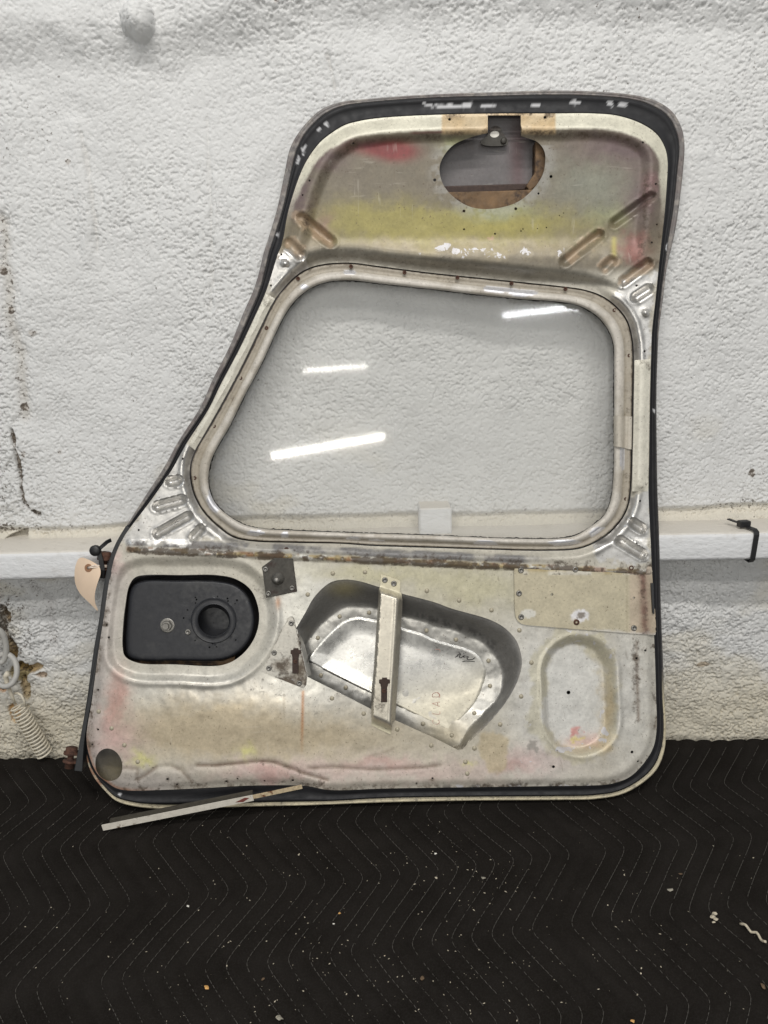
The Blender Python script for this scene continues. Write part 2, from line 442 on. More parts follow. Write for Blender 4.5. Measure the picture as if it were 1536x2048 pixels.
def mat_blanket():
    t = NT('black_quilted_felt'); n1 = t.noise(14, 6, 0.6); n2 = t.noise(500, 4, 0.7); n3 = t.noise(900, 2, 0.6)
    base = t.mix(t.rng(n1, 0.35, 0.7, 0, 1), (0.0125, 0.0106, 0.0090, 1), (0.0190, 0.0165, 0.0145, 1))
    base = t.mix(t.rng(n2, 0.45, 0.75, 0, 0.5), base, (0.034, 0.031, 0.029, 1))
    base = t.mix(t.rng(n3, 0.74, 0.80, 0, 0.6), base, (0.16, 0.15, 0.14, 1))
    t.b.inputs['Sheen Weight'].default_value = 0.0; t.b.inputs['Sheen Roughness'].default_value = 0.6
    t.b.inputs['Sheen Tint'].default_value = (0.7, 0.65, 0.6, 1)
    return t.fin(base, 1.0, 0.0, t.bump(n2, 0.6, 0.0012), 0.06)
M['blanket'] = mat_blanket()
def mat_glass():
    t = NT('clear_acrylic'); nt = t.t
    tr = t.n('ShaderNodeBsdfTransparent'); tr.inputs[0].default_value = (0.985, 0.985, 0.98, 1)
    gl = t.n('ShaderNodeBsdfGlossy'); gl.inputs['Roughness'].default_value = 0.05
    g2 = t.n('ShaderNodeBsdfGlossy'); g2.inputs['Roughness'].default_value = 0.20
    gm = t.n('ShaderNodeMixShader'); gm.inputs[0].default_value = 0.2; t.l(gl.outputs[0], gm.inputs[1]); t.l(g2.outputs[0], gm.inputs[2])
    df = t.n('ShaderNodeBsdfDiffuse'); df.inputs[0].default_value = (0.8, 0.8, 0.78, 1)
    fr0 = t.n('ShaderNodeFresnel'); fr0.inputs['IOR'].default_value = 1.49
    gb = t.n('ShaderNodeNewGeometry'); ff = t.math('MULTIPLY', fr0.outputs[0], t.math('SUBTRACT', 1.0, gb.outputs['Backfacing']))
    hz = t.rng(t.noise(6, 5), 0.35, 0.7, 0.05, 0.10)
    scr = t.rng(t.noise(60, 4, 0.6, (1, 1, 0.07)), 0.68, 0.74, 0, 0.10)
    a = t.n('ShaderNodeMixShader'); t.l(t.math('ADD', hz, scr), a.inputs[0]); t.l(tr.outputs[0], a.inputs[1]); t.l(df.outputs[0], a.inputs[2])
    b = t.n('ShaderNodeMixShader'); t.l(ff, b.inputs[0]); t.l(a.outputs[0], b.inputs[1]); t.l(gm.outputs[0], b.inputs[2])
    t.l(b.outputs[0], t.out.inputs[0]); nt.nodes.remove(t.b)
    return t.m
M['glass'] = mat_glass()

# ================================================================== WALL
def grid_mesh(name, X, Z, P, mat, col=None, msk=None, parent=None):
    nz, nx = X.shape
    me = bpy.data.meshes.new(name)
    nv = nx * nz; me.vertices.add(nv); me.vertices.foreach_set('co', P.reshape(-1).astype(np.float32))
    i = (np.arange(nz - 1)[:, None] * nx + np.arange(nx - 1)[None]).ravel()
    q = np.c_[i, i + 1, i + nx + 1, i + nx]; nf = len(q)
    me.loops.add(nf * 4); me.loops.foreach_set('vertex_index', q.ravel().astype(np.int32))
    me.polygons.add(nf); me.polygons.foreach_set('loop_start', (np.arange(nf) * 4).astype(np.int32))
    me.polygons.foreach_set('loop_total', np.full(nf, 4, np.int32)); me.polygons.foreach_set('use_smooth', np.ones(nf, bool))
    me.update(); me.validate()
    for nm, c in (('Col', col), ('Mask', msk)):
        if c is not None:
            a = me.color_attributes.new(nm, 'FLOAT_COLOR', 'POINT')
            a.data.foreach_set('color', np.c_[c, np.ones(len(c))].astype(np.float32).ravel())
    me.materials.append(mat)
    return link(name, me, parent)

def W2(*pts):   # pixel polyline -> wall (x, z)
    q = on_wall(pts); return q[:, [0, 2]]
def build_wall():
    xs = np.r_[np.arange(-1.30, -0.80, 0.008), np.arange(-0.80, 0.78, 0.00135), np.arange(0.78, 1.30, 0.008)]; zs = np.r_[np.arange(-0.04, 1.20, 0.00135), np.arange(1.20, 1.60, 0.008)]
    X, Z = np.meshgrid(xs, zs); x = X.ravel(); z = Z.ravel(); P = np.c_[x, z]
    h = 0.014 * (fbm(x * 5, z * 5, 3, 1) - 0.5)
    rough = 0.55 + 0.6 * sst(0.40, 0.65, fbm(x * 3.5, z * 3.5, 3, 9))
    left = sst(-0.48, -0.62, x)
    low = sst(0.42, 0.30, z)
    g1 = fbm(0.8 * x * 330 - 0.6 * z * 330, 0.6 * x * 330 + 0.8 * z * 345, 2, 3)
    grain = 1.1 + 0.9 * sst(0.35, 0.65, fbm(x * 8, z * 8, 2, 13)) - 0.25 * sst(0.55, 0.7, fbm(x * 3 + 5, z * 3, 2, 14))
    h += grain * (0.0017 * sst(0.16, 0.52, g1) + 0.0009 * (fbm(0.8 * x * 150 + 0.6 * z * 150, 0.8 * z * 150 - 0.6 * x * 150, 2, 15) - 0.5) + 0.0010 * (fbm(x * 55 + 9, z * 55, 2, 17) - 0.5)) * (1 + 0.5 * left + 0.5 * low)
    h += 0.006 * (fbm(x * 22, z * 26, 3, 5) - 0.5) * (0.5 + 0.9 * low + 1.2 * left)
    c = np.tile(np.array([0.655, 0.655, 0.645]), (len(x), 1))
    dirt = 0.10 + 0.25 * sst(0.5, 0.75, fbm(x * 6, z * 5, 3, 21)) + 0.30 * left
    # thick overhanging layer along the top of the view
    zl = np.interp(x, [-0.55, -0.28, -0.20, -0.05, 0.15, 0.55], [1.085, 1.065, 1.085, 1.12, 1.115, 1.10]) + 0.014 * (fbm(x * 9, x * 0, 3, 33) - 0.5)
    h += 0.020 * sst(-0.035, 0.03, z - zl - 0.01 + 0.014 * (fbm(x * 25, z * 25, 3, 35) - 0.5))
    # a lump of stone in it
    lx, lz = W2((287, 55))[0]
    r = np.hypot((x - lx) / 0.021, (z - lz) / 0.026) + 0.5 * (fbm(x * 60, z * 60, 3, 41) - 0.5)
    h += 0.026 * np.sqrt(np.clip(1 - r * r, 0, 1)); dirt += 0.25 * np.exp(-((r - 1.05) / 0.12) ** 2)
    # ledge line above the rail and the sloping bed it leaves
    z0 = on_wall([(1400, 1012)])[0][2] + 0.010 * (fbm(x * 6, x * 0 + 3, 3, 51) - 0.5) - 0.004 * sst(-0.3, -0.5, x)
    st = sst(-0.006, 0.006, z0 - z)
    bed = sst(0.36, 0.44, z)
    h += -0.014 * st * bed + 0.030 * sst(z0 - 0.012, 0.385, z) * st * bed
    c = cmix(c, lin((206, 196, 172)), 0.55 * sst(-0.004, 0.008, z0 - z) * sst(0.37, 0.39, z))
    dirt += 0.35 * np.exp(-((z - z0) / 0.008) ** 2)
    # broken corner of stone at the left end of the ledge
    q = W2((0, 1085), (20, 1070), (54, 1056), (56, 1078), (52, 1086))
    cm = inside(P, q); h += np.where(cm, -0.016, 0); c = cmix(c, lin((170, 164, 152)), 0.6 * cm)
    # cracks and seams
    def seam(pts, width, depth, dk, col=(120, 104, 80)):
        nonlocal h, c, dirt
        pl = W2(*pts); d = pdist(P, pl, False) + 0.006 * (fbm(x * 60, z * 60, 3, 71) - 0.5)
        g = np.exp(-(d / width) ** 2); h -= depth * g; dirt += dk * g
        c = cmix(c, lin(col), np.clip(dk * 0.9 * np.exp(-(d / (width * 0.7)) ** 2), 0, 1))
    seam([(25, 860), (33, 900), (38, 925), (44, 965), (52, 1005), (62, 1020), (80, 1028)], 0.0026, 0.010, 0.85)
    seam([(5, 440), (14, 480), (10, 520), (18, 560), (22, 640), (40, 700), (45, 760), (50, 830)], 0.011, 0.005, 0.36, (165, 155, 138))
    seam([(163, 265), (172, 320), (181, 370), (190, 440), (194, 500)], 0.0034, 0.003, 0.14, (180, 170, 155))
    seam([(414, 240), (418, 330), (424, 430), (426, 560), (420, 620)], 0.0030, 0.0022, 0.10, (190, 182, 168))
    seam([(655, 110), (664, 140), (670, 175)], 0.0025, 0.003, 0.2)
    seam([(6, 1215), (4, 1260), (20, 1285)], 0.006, 0.012, 0.8, (70, 50, 36))
    seam([(66, 1170), (100, 1200), (108, 1250), (112, 1290)], 0.012, 0.004, 0.25, (165, 160, 158))
    # vertical raised drip of render left of the first seam
    d = pdist(P, W2((150, 250), (158, 330), (170, 420), (178, 520)), False); h += 0.004 * np.exp(-(d / 0.012) ** 2)
    # raw foam / rust stained hole behind the chain
    for cx, cy, rx, ry, colr, a in ((14, 1225, 11, 20, (146, 110, 50), 1.0), (24, 1300, 16, 26, (118, 92, 42), 1.0), (40, 1345, 20, 30, (140, 122, 62), .9), (56, 1335, 34, 10, (150, 120, 62), .9),
                                  (30, 1430, 14, 24, (196, 138, 52), 1.0), (50, 1380, 10, 36, (160, 130, 70), .8), (85, 1350, 14, 8, (150, 116, 76), .7), (1405, 1328, 13, 6, (158, 120, 78), .8), (4, 1378, 10, 8, (205, 150, 100), .8)):
        q = W2((cx, cy))[0]; s = 1 / 1290.0
        r = np.hypot((x - q[0]) / (rx * s), (z - q[1]) / (ry * s)) + 1.1 * (fbm(x * 70, z * 70, 4, 81) - 0.5)
        g = sst(1.05, 0.85, r); c = cmix(c, lin(colr), a * g)
        if cx < 100: h -= 0.010 * sst(1.1, 0.6, r); dirt += 0.25 * g
    # yellowing towards the bottom, grey scuffs
    c = cmix(c, lin((198, 186, 156)), 0.6 * sst(0.18, 0.04, z + 0.1 * (fbm(x * 6, z * 6, 3, 91) - .5)))
    c = cmix(c, lin((206, 200, 184)), 0.5 * sst(0.52, 0.62, fbm(x * 4, z * 7, 4, 95)) * sst(0.6, 0.45, z))
    for cx, cy, rr in ((136, 322, 7), (22, 620, 8), (66, 668, 8), (48, 815, 9), (1500, 945, 9), (120, 905, 9), (50, 907, 10), (3, 8, 8), (8, 540, 9), (556, 10, 5)):
        q = W2((cx, cy))[0]; r = np.hypot(x - q[0], z - q[1]) * 1400 / rr + 1.5 * (fbm(x * 120, z * 120, 3, 99) - .5)
        dirt += 0.6 * sst(1.2, 0.6, r); c = cmix(c, lin((150, 132, 112)), 0.35 * sst(1.1, 0.5, r))
    mk = np.c_[np.clip(0.45 + 0.45 * rough * (1 + 0.4 * low), 0, 1), np.zeros(len(x)), np.clip(dirt, 0, 1)]
    P3 = np.c_[x, -h, z]
    o = grid_mesh('wall', X, Z, P3, M['wall'], c, mk)
    tag(o, 'rough white sprayed masonry wall with cracks and yellow stains', 'wall', kind='structure')
build_wall()
fl = make('floor', [(-1.6, -2.4, -0.02), (1.6, -2.4, -0.02), (1.6, 0.05, -0.02), (-1.6, 0.05, -0.02)], [(0, 1, 2, 3)], mat_simple('grey_concrete', L4(120, 118, 114), 0.9))
tag(fl, 'grey concrete floor under the blanket', 'floor', kind='structure')

# ================================================================== RAIL on the wall
RZ0, RZ1, RY = 0.3452, 0.3893, -0.080
def build_rail():
    prof = [(0.012, RZ0), (-0.074, RZ0)]
    r = 0.007
    for a in np.linspace(-90, -180, 5): prof.append((RY + r + r * math.cos(math.radians(a)), RZ0 + r + r * math.sin(math.radians(a))))
    for a in np.linspace(180, 90, 5): prof.append((RY + r + r * math.cos(math.radians(a)), RZ1 - r + r * math.sin(math.radians(a))))
    prof.append((0.012, RZ1))
    xs = np.arange(-1.1, 1.1001, 0.02); vs = []; fs = []; n = len(prof)
    for x in xs:
        for (y, z) in prof: vs.append((x, y + 0.0006 * math.sin(x * 21), z + 0.0006 * math.sin(x * 17 + 1)))
    for i in range(len(xs) - 1):
        for j in range(n - 1): fs.append((i * n + j, i * n + j + 1, (i + 1) * n + j + 1, (i + 1) * n + j))
    fs.append(tuple(range(n))); fs.append(tuple((len(xs) - 1) * n + j for j in range(n))[::-1])
    o = make('wall_rail', vs, fs, M['rail'], smooth_=True)
    bm = bmesh.new(); bm.from_mesh(o.data); bmesh.ops.recalc_face_normals(bm, faces=bm.faces); bm.to_mesh(o.data); bm.free()
    md = o.modifiers.new('split', 'EDGE_SPLIT'); md.split_angle = math.radians(50)
    tag(o, 'square white painted rail running along the wall behind the door', 'rail')
build_rail()
def build_rail_bracket():
    p = on_wall([(838, 1040), (902, 1038)], -0.03)
    o = make('rail_bracket', *box(((p[0][0] + p[1][0]) / 2, -0.018, 0.409), ((p[1][0] - p[0][0]) / 2, 0, 0), (0, 0.026, 0), (0, 0, 0.0215)), M['rail'], bpy.data.objects['wall_rail'], smooth_=False)
    o.modifiers.new('soft', 'BEVEL').width = 0.002
build_rail_bracket()

def strap_band(path, wdir, width, th):
    """flat band along a path: wdir gives its width direction"""
    P = np.asarray(path, float); vs = []; fs = []
    wdir = np.asarray(wdir, float); wdir = wdir / np.linalg.norm(wdir)
    for i in range(len(P)):
        t = P[min(i + 1, len(P) - 1)] - P[max(i - 1, 0)]; t /= np.linalg.norm(t)
        w_ = wdir - t * (t @ wdir); w_ /= np.linalg.norm(w_); nn = np.cross(t, w_)
        for a, b in ((-1, -1), (1, -1), (1, 1), (-1, 1)): vs.append(P[i] + a * w_ * width / 2 + b * nn * th / 2)
    for i in range(len(P) - 1):
        for j in range(4): fs.append((i * 4 + j, i * 4 + (j + 1) % 4, (i + 1) * 4 + (j + 1) % 4, (i + 1) * 4 + j))
    fs.append((3, 2, 1, 0)); b = (len(P) - 1) * 4; fs.append((b, b + 1, b + 2, b + 3))
    return vs, fs
def zip_tie_right():
    px = [(1505, 1120), (1510, 1090), (1514, 1066)]
    f = on_wall(px, RY - 0.0025)
    x0, x1 = f[0][0], f[2][0]
    g = f[2]
    path = [(x0 - 0.002, -0.02, RZ0 - 0.003), (x0, -0.078, RZ0 - 0.0035), (x0 + 0.0005, RY - 0.0022, RZ0 + 0.002)]
    for t in np.linspace(0.1, 0.92, 6): path.append((x0 + (x1 - x0) * t, RY - 0.0024, RZ0 + (RZ1 - RZ0) * t))
    path += [(x1, RY - 0.0015, RZ1), (x1 - 0.001, RY + 0.003, RZ1 + 0.003), (x1 - 0.005, RY + 0.014, RZ1 + 0.0035), (x1 - 0.008, RY + 0.022, RZ1 + 0.005)]
    r = thing('zip_tie', 'black zip tie cinched round the white rail over to the right of the door', 'zip tie', (x0, RY, RZ0))
    path = np.array(path) - np.array([x0, RY, RZ0])
    MB().add(strap_band(path, (1, 0, 0.1), 0.0074, 0.0016)).build('band', M['tie'], r, False)
    e = path[-1]
    hd = MB().add(box(e + np.array([-0.001, 0, 0.002]), (0.0085, 0.001, 0), (-0.001, 0.0055, 0), (0, 0, 0.005))).build('head', M['tie'], r, False)
    hd.modifiers.new('b', 'BEVEL').width = 0.0012
    tl = [e + np.array([-0.006, 0.001, 0.003]), e + np.array([-0.011, 0.010, 0.0035]), e + np.array([-0.016, 0.020, 0.0045])]
    MB().add(strap_band(tl, (1, 0.6, 0), 0.0055, 0.0015)).build('tail', M['tie'], r, False)
zip_tie_right()

# ================================================================== MOVING BLANKET
SP, HALF = 0.0256, 0.1175
def zig(yp):
    ph = (yp + 0.312) / HALF * math.pi
    return 0.0315 * np.arcsin(0.965 * np.cos(ph)) / math.asin(0.965)
def fan(y): return 1 + 0.44 * (y + 0.3)
def bz(x, y):
    return 0.010 * (fbm(x * 4, y * 4, 3, 201) - 0.5) * sst(-0.05, -0.2, y) + 0.004 * (fbm(x * 14, y * 14, 2, 205) - .5)
def blanket_z(x, y):
    yp = y - 0.105 * x
    wob = 0.004 * (fbm(x * 9 + 40, y * 9, 2, 207) - 0.5)
    s = ((x + wob - zig(yp)) / fan(y) - 0.1305) / SP
    fr = np.abs(s - np.round(s)) * 2
    z = -0.003 + bz(x, y) + 0.0036 * (1 - (1 - fr) ** 3) * (0.6 + 0.8 * fbm(x * 30, y * 30, 2, 209))
    # pressed flat under the bottom edge of the door
    return z
def flatten(x, y, z):
    g = np.exp(-((y + 0.165) / 0.022) ** 2) * sst(0.44, 0.36, np.abs(x + 0.05))
    return z * (1 - g) + np.minimum(z, -0.0035) * g
def build_blanket():
    xs = np.arange(-0.98, 0.98, 0.0045); ys = np.arange(-1.02, -0.0149, 0.0045)
    X, Y = np.meshgrid(xs, ys); x = X.ravel(); y = Y.ravel()
    z = flatten(x, y, blanket_z(x, y))
    z = np.where(y > ys[-1] - 0.001, -0.016, z)          # turned-down back hem
    z = z + 0.004 * sst(-0.05, -0.02, y) * (fbm(x * 7, y * 0, 2, 211))
    yy = y + np.where(y > -0.03, 0.010 * (fbm(x * 5, x * 0, 2, 213) - 0.5), 0)
    o = grid_mesh('moving_blanket', X, Y, np.c_[x, yy, z], M['blanket'])
    tag(o, 'black quilted moving blanket with grey zigzag stitching under the door', 'blanket')
    mb_v = []; mb_f = []
    for k in range(-44, 34):
        x0 = 0.1305 + k * SP
        if (k * 7) % 23 == 5: continue
        yv = np.arange(-0.98, -0.02, 0.0012)
        xv = np.full(len(yv), x0) * fan(yv)
        for _ in range(5):
            wob = 0.004 * (fbm(xv * 9 + 40, yv * 9, 2, 207) - 0.5)
            xv = x0 * fan(yv) + zig(yv - 0.105 * xv) - wob
        ok = np.abs(xv) < 0.95
        zv = flatten(xv, yv, blanket_z(xv, yv)) + 0.0014
        s = np.r_[0, np.cumsum(np.hypot(np.diff(xv), np.diff(yv)))]
        pos = 0.0
        while pos < s[-1] - 0.01:
            ln = 0.0062 + random.random() * 0.002
            if random.random() > 0.06:
                t = np.array([pos, pos + ln / 2, pos + ln])
                qx = np.interp(t, s, xv); qy = np.interp(t, s, yv); qz = np.interp(t, s, zv) + np.array([-0.0004, 0.0003, -0.0004])
                if abs(qx[1]) < 0.95:
                    v, f = tube(np.c_[qx, qy, qz], 0.00042, 4)
                    b = len(mb_v); mb_v += [tuple(p) for p in v]; mb_f += [tuple(i + b for i in g) for g in f]
            pos += ln + 0.0007
    st = make('stitching', mb_v, mb_f, M['thread'], o)
build_blanket()

# ================================================================== DOOR : traced outlines (photograph pixels)
KEYS = [  # outer edge, rubber/edge line, panel edge
 (253,1052,256,1053,260,1056),(290,993,297,995,304,998),(328,935,336,938,343,941),(356,884,363,886,372,889),(402,812,410,816,417,819),(425,760,434,765,442,768),
 (461,689,470,694,479,698),(485,630,496,636,506,641),(510,572,520,578,532,583),(529,500,539,503,556,508),(536,479,546,482,564,488),(555,414,566,417,577,421),
 (570,342,582,346,600,350),(580,297,592,304,618,314),(598,264,608,271,640,285),(620,238,629,246,662,267),(646,217,653,226,688,251),(682,204,687,212,715,243),
 (744,197,746,204,760,236),(858,189,859,196,862,230),(1000,184,1000,192,1000,227),(1095,181,1095,190,1095,227),(1193,183,1192,192,1188,227),(1274,191,1268,200,1242,233),
 (1317,204,1309,214,1284,248),(1346,225,1336,233,1313,268),(1364,258,1353,265,1330,296),(1369,290,1358,295,1335,322),(1366,342,1354,345,1334,360),(1357,420,1346,420,1329,428),
 (1349,469,1338,468,1324,474),(1334,534,1329,534,1317,538),(1326,598,1321,598,1311,598),(1318,660,1315,661,1304,662),(1315,715,1313,715,1302,715),(1313,793,1311,793,1300,790),
 (1314,923,1312,923,1298,920),(1315,980,1313,980,1297,985),(1318,1060,1316,1060,1300,1060),(1319,1093,1317,1093,1302,1100),(1322,1222,1320,1222,1306,1220),(1326,1319,1323,1319,1310,1319),
 (1328,1384,1324,1384,1312,1390),(1332,1460,1327,1460,1313,1460),(1329,1500,1322,1498,1306,1496),(1316,1535,1309,1530,1287,1527),(1293,1560,1287,1554,1262,1552),(1248,1587,1243,1580,1225,1567),
 (1193,1598,1191,1590,1180,1571),(1118,1600,1118,1592,1110,1572),(968,1601,968,1593,968,1574),(768,1605,768,1596,768,1577),(660,1609,660,1602,660,1580),(606,1611,606,1603,612,1572),(501,1613,501,1605,505,1571),
 (406,1616,406,1608,410,1576),(319,1618,319,1609,319,1580),(264,1612,265,1604,258,1581),(231,1601,232,1594,232,1576),(208,1580,212,1576,212,1563),(188,1555,193,1553,195,1548),
 (175,1525,178,1523,181,1519),(170,1480,171,1480,173,1476),(178,1400,180,1400,184,1400),(192,1300,194,1300,197,1302),(203,1230,205,1230,208,1232),(215,1160,216,1160,219,1160),
 (228,1105,229,1105,232,1107),(243,1070,245,1071,249,1072)]
K3 = smooth(np.array(KEYS, float), 3.2, True)
LO, LS, LP = K3[:, 0:2], K3[:, 2:4], K3[:, 4:6]
PAN = resample(LP, 4.0)
FO = smooth([(555,594),(594,552),(620,537),(653,529),(702,527),(751,533),(812,541),(860,547),(967,558),(1055,567),(1130,575),(1169,581),(1205,594),(1234,616),(1254,643),(1264,682),(1266,718),
 (1265,793),(1263,891),(1261,969),(1255.5,1011),(1241,1040),(1212,1070),(1179,1089),(1153,1097),(1088,1100),(958,1097),(860,1094),(740,1090),(685,1086),(588,1084),(506,1081),(467,1073),(438,1053),(409,1024),(389,988),
 (381,949),(383,926),(392.5,900),(425,845),(458,786),(490,725),(523,656),(542,617)], 4)
GL = smooth([(568,633),(588,604),(614,581),(643,567),(669,562),(702,561),(767,568),(860,578),(958,589.5),(1042,598),(1120,604),(1159.5,612),(1195,633),(1218,663),(1227,689),(1228,728),(1228,832),(1228,897),(1226,965),
 (1221,1001),(1208,1031),(1185.5,1050),(1153,1070),(1127,1076),(1023,1077),(860,1070.5),(685,1065),(588,1061),(523,1057),(490,1050),(458,1032),(432,1008),(420,982),(417,956),(422,923),(435,894),(458,855),(490,790),(523,728),(552,665)], 4)
OVAL = smooth([(975.5,266),(939.5,275.5),(907,290),(887,313),(879,336),(886,368),(904,391),(933,410.6),(965.5,418),(1007,414),(1040,401),(1069,375),(1085.5,349),(1090.5,323),(1089,303),(1076,285),(1041.6,272)], 4, False)
OVAL = np.vstack([OVAL, [(1041.6, 250), (1041.6, 230.5), (1008, 230.5), (975.5, 230.5), (975.5, 250)]])
POCK = smooth([(592,1257),(610,1226.5),(626.5,1197),(649,1173),(665.5,1163),(691.6,1159),(721,1163),(758,1174),(799,1186),(870.6,1205),(900,1216),(981,1240),(1010.7,1257),(1033.5,1283),(1043,1315),(1043,1335),(1033,1367),(1010.7,1406),(975,1449),(942,1481),(925,1499)], 4, False)
POCK = np.vstack([POCK, resample([(916, 1500), (870.6, 1477), (789, 1440), (740, 1417), (675, 1384), (613.5, 1353), (600, 1300)], 4, False)])
PFLO = smooth([(606,1300),(612,1288),(636,1256),(662,1233),(688,1217),(714,1212),(750,1215),(805,1231),(871,1251),(936,1272),(968,1291),(994,1325),(1004,1348),(1003.5,1370),(991,1400),(965,1426),(932.5,1462),(920,1488)], 4, False)
PFLO = np.vstack([PFLO, [(905, 1496), (870, 1479), (789, 1442), (740, 1419), (675, 1386), (612, 1356)]])
BOXH = smooth([(245,1293),(247,1240),(250,1215),(258,1172),(270,1155),(289,1150),(360,1150),(432.5,1150),(471.5,1158),(501,1179),(515.5,1211),(518,1244),(507,1280),(481,1312),(445.5,1330),(348,1329),(276,1326),(250,1313)], 4)
HOLE_BL = circle(217.5, 1530, 27, 30, 33.5, math.radians(-14))
SMALL = [(707,287,2.2),(619,361,2.2),(605,390,2),(869.5,360,3.2),(928,422,3),(928,458.5,2),(990,467.6,2),(562.5,509,2.2),(542,571,2.2),(1102,353,3.2),(1077,387,2.2),(1031.5,417.5,3),(1285.7,284.7,2.2),(1312,368,2.4),
 (1314,449,2),(1304,485,2.2),(1273,571,2.4),(1289,702.5,2.4),(1280,1002,2.4),(1273,1087.5,2.2),(899,238.5,3),(1090,234.5,3),(365.8,917.6,2.4),(277.5,1060,2.2),(213.4,1250,2),(218,1275,2.4),(196,1379.5,2),(196,1459,2.2),(184.5,1489,2),
 (335,1558.5,2.6),(354,1569,2),(452.5,1563,2.4),(475,1558,2),(529,1562,2),(585.6,1561,2.6),(833,1567,2),(865,1556.6,2.2),(1107,1533.5,3),(1264,1504,3),(1276,1523,2.2),(1290.6,1301,2.4),(1273,1316.6,2.4),(1137,1385,4),
 (1119,431,1.2),(1127,426,1.2),(1042,462,1.6),(1046,458,1.4),(1093,455,1.4),(1075,457,1.2)]
BEADS = [(341,963.5,356,961,11,.0055),(315,1013,364,1000,11,.0055),(314,1068,377,1032.5,10,.006),(387,1075,401.5,1058.5,10,.005),(603,436,661,484,13,.006),(578,487,600,509,13,.005),(569,526,571,527,10,-.004),
 (1229,446,1303,393,11,.006),(1130,523,1198,470,12,.006),(1209,537,1224,522,12,.004),(1246,563,1296,526,11,.006),(1272,595,1298,578,11,.005),(1291,625,1292,626,9,-.004),
 (1266,1046,1283,1057,10.5,.006),(1240,1082,1285,1109,11,.0065),(222,1121,224,1122,13,-.002)]

# ---- door root
DOOR = thing('helicopter_door', 'old cream helicopter door with clear window standing on the blanket against the wall', 'aircraft door', tuple(DO))
DOOR['kind'] = 'thing'

# ---- inner panel -------------------------------------------------------------------------
def panel_height(P):
    X, Y = P[:, 0], P[:, 1]
    dP = pdist(P, LP[::2]); dF = pdist(P, FO[::2])
    w = np.zeros(len(P))
    up = sst(520, 470, Y)
    # upper pan: rolled flange, then a dished field
    w += up * (-0.012 * (1 - sst(0, 30, dP)) - 0.009 * sst(30, 58, dP))
    # lower field: slight rolled edge and a soft belly
    lw = sst(1120, 1150, Y)
    w += lw * (-0.006 * (1 - sst(0, 16, dP)))
    w += 0.006 * blob(P, 420, 1420, 260, 110) - 0.003 * blob(P, 620, 1500, 330, 40)
    # fall towards the window
    top = sst(600, 560, Y) * sst(560, 640, X)
    w -= 0.016 * (1 - sst(2, 40, dF)) * top
    w -= 0.008 * (1 - sst(0, 17, dF)) * (1 - top)
    # gussets' folded edges
    w += 0.0012 * np.exp(-((dF - 19) / 4.0) ** 2) * (1 - top)
    for x0, y0, x1, y1, r, dp in BEADS:
        d = capsule_d(P, x0, y0, x1, y1)
        w -= dp * 1.7 * (1 - sst(0.15 * r, 1.08 * r, d))
        w += 0.0010 * np.exp(-((d - 1.2 * r) / (0.18 * r)) ** 2)
    # belt strip under the window
    yb = 1103 + (X - 255) * 0.045
    w += 0.0045 * sst(3, -3, Y - yb) * sst(1075, 1092, Y) * sst(250, 262, X)
    # rounded land about the black box
    dB = pdist(P, BOXH[::2])
    w -= 0.007 * (1 - sst(16, 34, dB)); w += 0.002 * np.exp(-((dB - 38) / 6) ** 2)
    # oval dish on the right
    d = capsule_d(P, 1148, 1345, 1152, 1437); dr = d + 0.0
    ang = np.clip((X - 1148) / 80, -1, 1)
    r_in = 56; r_out = 74 + 12 * ang
    w -= 0.017 * (1 - sst(r_in, r_out, dr))
    w += 0.0015 * np.exp(-((dr - r_out - 3) / 4) ** 2)
    # creases and dents along the bottom
    for pl, dep, wd in (([(395,1531),(432,1531),(475,1527),(520,1523),(545,1524),(575,1534),(600,1544),(625,1552),(655,1560)], .0022, 4), ([(275,1559),(300,1544),(313,1534),(345,1533),(362,1541),(384,1564)], .0014, 4),
                        ([(620,1537),(670,1534),(740,1539),(800,1538),(850,1534),(880,1531)], .0012, 4), ([(245,1536),(275,1538),(274,1556)], .001, 4)):
        d = pdist(P, pl, False); w -= dep * np.exp(-(d / wd) ** 2)
    # pulled-in bottom edge left of the crease
    w -= 0.004 * sst(1545, 1572, Y) * sst(640, 590, X)
    w += 0.0016 * (fbm(X / 60, Y / 60, 3, 301) - 0.5) + 0.0006 * (fbm(X / 16, Y / 16, 2, 305) - 0.5)
    return w, dP, dF
